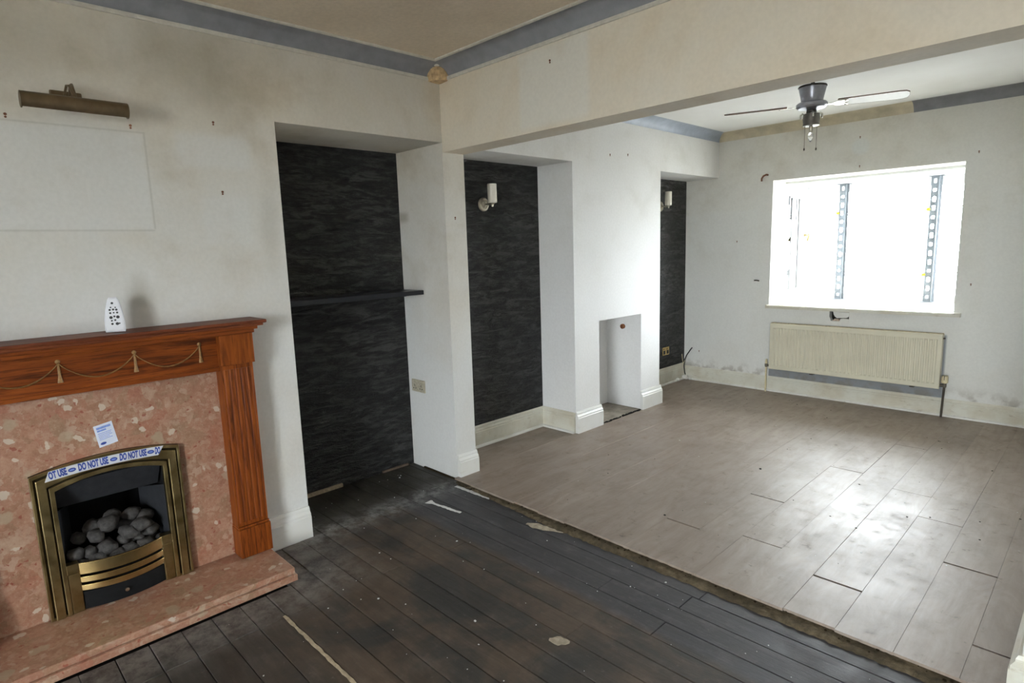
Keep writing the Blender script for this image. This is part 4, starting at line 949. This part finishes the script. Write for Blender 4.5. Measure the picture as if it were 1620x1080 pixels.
# ------------------------------------------------------------------ small wall fittings
def plug(pos, nrm, label, mat='plug_brown', r=.005, h=.013):
    x, y, z = pos; o = thing('wall_plug', pos, label, 'wall plug', 'old wall plugs and screws')
    if nrm == 'x':
        MB().lathe([(r, 0), (r*1.1, .003), (r*.5, .0045), (0, .002)], (x, y, z+h*.3), 'x', 8).build('plug', mat, o)
        MB().lathe([(r*.8, 0), (r*.8, .003), (0, .003)], (x, y, z-h*.45), 'x', 8).build('screw', mat, o)
    else:
        MB().lathe([(r, 0), (r*1.1, -.003), (r*.5, -.0045), (0, -.002)], (x, y, z+h*.3), 'y', 8).build('plug', mat, o)
        MB().lathe([(r*.8, 0), (r*.8, -.003), (0, -.003)], (x, y, z-h*.45), 'y', 8).build('screw', mat, o)
for p, l in (((0, 1.041, 1.796), 'lower brown wall plug between picture light and alcove'), ((0, 1.031, 2.104), 'upper brown wall plug between picture light and alcove'),
             ((0, .295, 2.047), 'picture hook below left end of the picture light'), ((0, .699, 2.052), 'picture hook below right end of the picture light'),
             ((0, 2.422, 1.697), 'brown wall plug on the central pier'), ((0, 4.043, 2.213), 'left of two screws high on the far breast'), ((0, 4.288, 2.233), 'right of two screws high on the far breast')): plug(p, 'x', l)
for p, l in (((.885, YR, 2.406), 'small wall plug in the pale patch on the beam'), ((1.279, YW, 2.346), 'dark plug above the pale round patch over the window'), ((1.287, YW, 2.104), 'pale plug just above the window opening'), ((2.107, YW, 2.117), 'dark plug right of the window top corner'),
             ((.212, YW, 1.496), 'small dark plug left of the window, mid height'), ((2.127, YW, 1.105), 'small plug right of the window near the sill'), ((-.18, YW, .341), 'dark plug above the skirting near the far alcove')): plug(p, 'y', l)
tag(MB().tube([(.500, YW, 2.115), (.492, YW-.02, 2.118), (.468, YW-.025, 2.108), (.450, YW-.022, 2.085), (.446, YW-.012, 2.062)], .008, 8).build('curtain_hook', 'plug_brown', smooth=50), 'bent brown curtain hook beside the window top corner', 'hook')
tag(MB().tube([(.40, YW, 1.11), (.425, YW-.012, 1.112), (.452, YW-.010, 1.108)], .006, 8).build('cable_clip', 'pipe_dark', smooth=50), 'small dark bracket on the wall left of the window sill', 'bracket')
tag(MB().lathe([(.022, 0), (.022, -.02), (.016, -.022), (.014, -.01), (0, -.01)], (-.19, oy1, .768), 'y', 14).build('pipe_stub', 'rust', smooth=40), 'rusty capped pipe stub inside the small fireplace opening', 'pipe stub')
# cable and crumbled plaster in the far corner
tag(MB().tube([(-.262, YW-.002, .372), (-.275, YW-.02, .345), (-.30, YW-.05, .29), (-.318, YW-.06, .24), (-.325, YW-.06, .17), (-.315, YW-.06, .1), (-.30, YW-.055, .045)], .006, 8).build('cable', 'cable_black', smooth=50), 'black cable hanging in the far alcove corner', 'cable')
tag(MB().tube([(-.345, YW-.07, .30), (-.335, YW-.075, .24), (-.33, YW-.065, .19), (-.31, YW-.07, .235)], .0035, 6).build('cable', 'valve_cream', smooth=50), 'thin cream wire loop in the far alcove corner', 'cable')
for i, (x, y, z, r, l) in enumerate(((-.30, YW-.075, .055, .034, 'largest lump of crumbled plaster in the far corner'), (-.25, YW-.065, .040, .020, 'small plaster lump beside the larger one in the far corner'), (-.318, YW-.19, .040, .024, 'plaster lump on the skirting bead of the far alcove'))):
    bm = bmesh.new(); bmesh.ops.create_icosphere(bm, subdivisions=2, radius=r)
    for v in bm.verts: v.co *= R.uniform(.78, 1.12); v.co.z *= .8
    me = bpy.data.meshes.new('plaster_lump'); bm.to_mesh(me); bm.free(); me.materials.append(M['plaster_white'])
    o = bpy.data.objects.new('plaster_lump', me); COL.objects.link(o); o.location = (x, y, z); tag(o, l, 'plaster lump')

# ------------------------------------------------------------------ paint marks and debris on the boards
def ribbon(name, pts, wd, mat, label, cat, zt=.0016, jag=.004, z0=0.0):
    """irregular thin skin of dried paint/filler following a line"""
    vs = []; fs = []; n = len(pts)
    for i, (x, y) in enumerate(pts):
        a = Vector(pts[max(0, i-1)]); c = Vector(pts[min(n-1, i+1)]); d = (c-a).normalized(); nn = Vector((-d.y, d.x)); ww = (wd[i] if hasattr(wd, '__len__') else wd)/2
        l = Vector((x, y))+nn*(ww+R.uniform(-jag, jag)); r_ = Vector((x, y))-nn*(ww+R.uniform(-jag, jag))
        vs += [(l.x, l.y, z0), (l.x, l.y, z0+zt), (r_.x, r_.y, z0+zt), (r_.x, r_.y, z0)]
    for i in range(n-1):
        for k in range(4): l = (k+1) % 4; fs.append((4*i+k, 4*i+4+k, 4*i+4+l, 4*i+l))
    fs += [(0, 1, 2, 3), (4*n-1, 4*n-2, 4*n-3, 4*n-4)]
    return tag(MB().add(vs, fs).build(name, mat), label, cat)
def line(a, c, n): return [(a[0]+(c[0]-a[0])*i/n, a[1]+(c[1]-a[1])*i/n) for i in range(n+1)]
ribbon('filler_strip', line((.612, .899), (2.2, .902), 60), .013, 'timber_raw', 'long pale filler strip between boards near the hearth', 'filler strip', jag=.0025)
ribbon('paint_mark', line((.132, 2.005), (.40, 2.038), 22), [.05, .046, .036, .026]+[.019]*19, 'paint_drip', 'white paint streak with a wide end on the dark boards', 'paint mark', jag=.003)
ribbon('paint_mark', line((.075, 2.268), (.385, 2.284), 22), .024, 'paint_drip', 'white paint streak beside the central pier foot', 'paint mark', jag=.003)
ribbon('paint_mark', line((.78, 2.195), (1.0, 2.247), 12), [.02, .03, .05, .06, .055, .045, .05, .04, .03, .02, .012, .01, .006], 'paint_grime', 'beige paint smear beside the laminate edge', 'paint mark', jag=.004)
ribbon('paint_mark', line((1.53, 1.545), (1.60, 1.585), 6), [.012, .03, .05, .055, .04, .03, .012], 'paint_grime', 'pale round paint blot in the middle of the boards', 'paint mark', jag=.003)
def flakes(name, n, mat, label, area, zf, smin, smax):
    b = MB()
    for i in range(n):
        x, y = area(); s_ = R.uniform(smin, smax)*(1 if R.random() < .9 else 2); a0 = R.uniform(0, 6); K = 5
        p = [(x+s_*R.uniform(.6, 1.1)*math.cos(a0+2*math.pi*k/K), y+s_*R.uniform(.5, 1.1)*math.sin(a0+2*math.pi*k/K)) for k in range(K)]
        b.prism(p, 'z', zf, zf+s_*.35)
    o = b.build(name, mat); tag(o, label, 'debris', kind='stuff')
def areaA():
    while True:
        x, y = R.uniform(-.4, 3.0), R.uniform(.6, 2.26)
        if x < .03 and (y < Y0+.05): continue
        if x < .42 and y < 1.1: continue
        return x, y
flakes('paint_flakes', 130, 'paint_drip', 'white paint flakes scattered over the dark floorboards', areaA, .0002, .0015, .0045)
flakes('floor_crumbs', 46, 'gap_black', 'dark crumbs scattered on the laminate', lambda: (R.uniform(.3, 2.7), R.uniform(2.5, 5.6)), FZ, .002, .006)
flakes('plaster_crumbs', 40, 'paint_drip', 'pale crumbs scattered on the laminate', lambda: (R.uniform(.1, 2.75), R.uniform(2.4, 5.7)), FZ, .0015, .004)
flakes('edge_debris', 60, 'underlay', 'brown debris along the laminate edge', lambda: (R.uniform(.05, 2.8), R.gauss(2.30, .010)), .009, .002, .008)
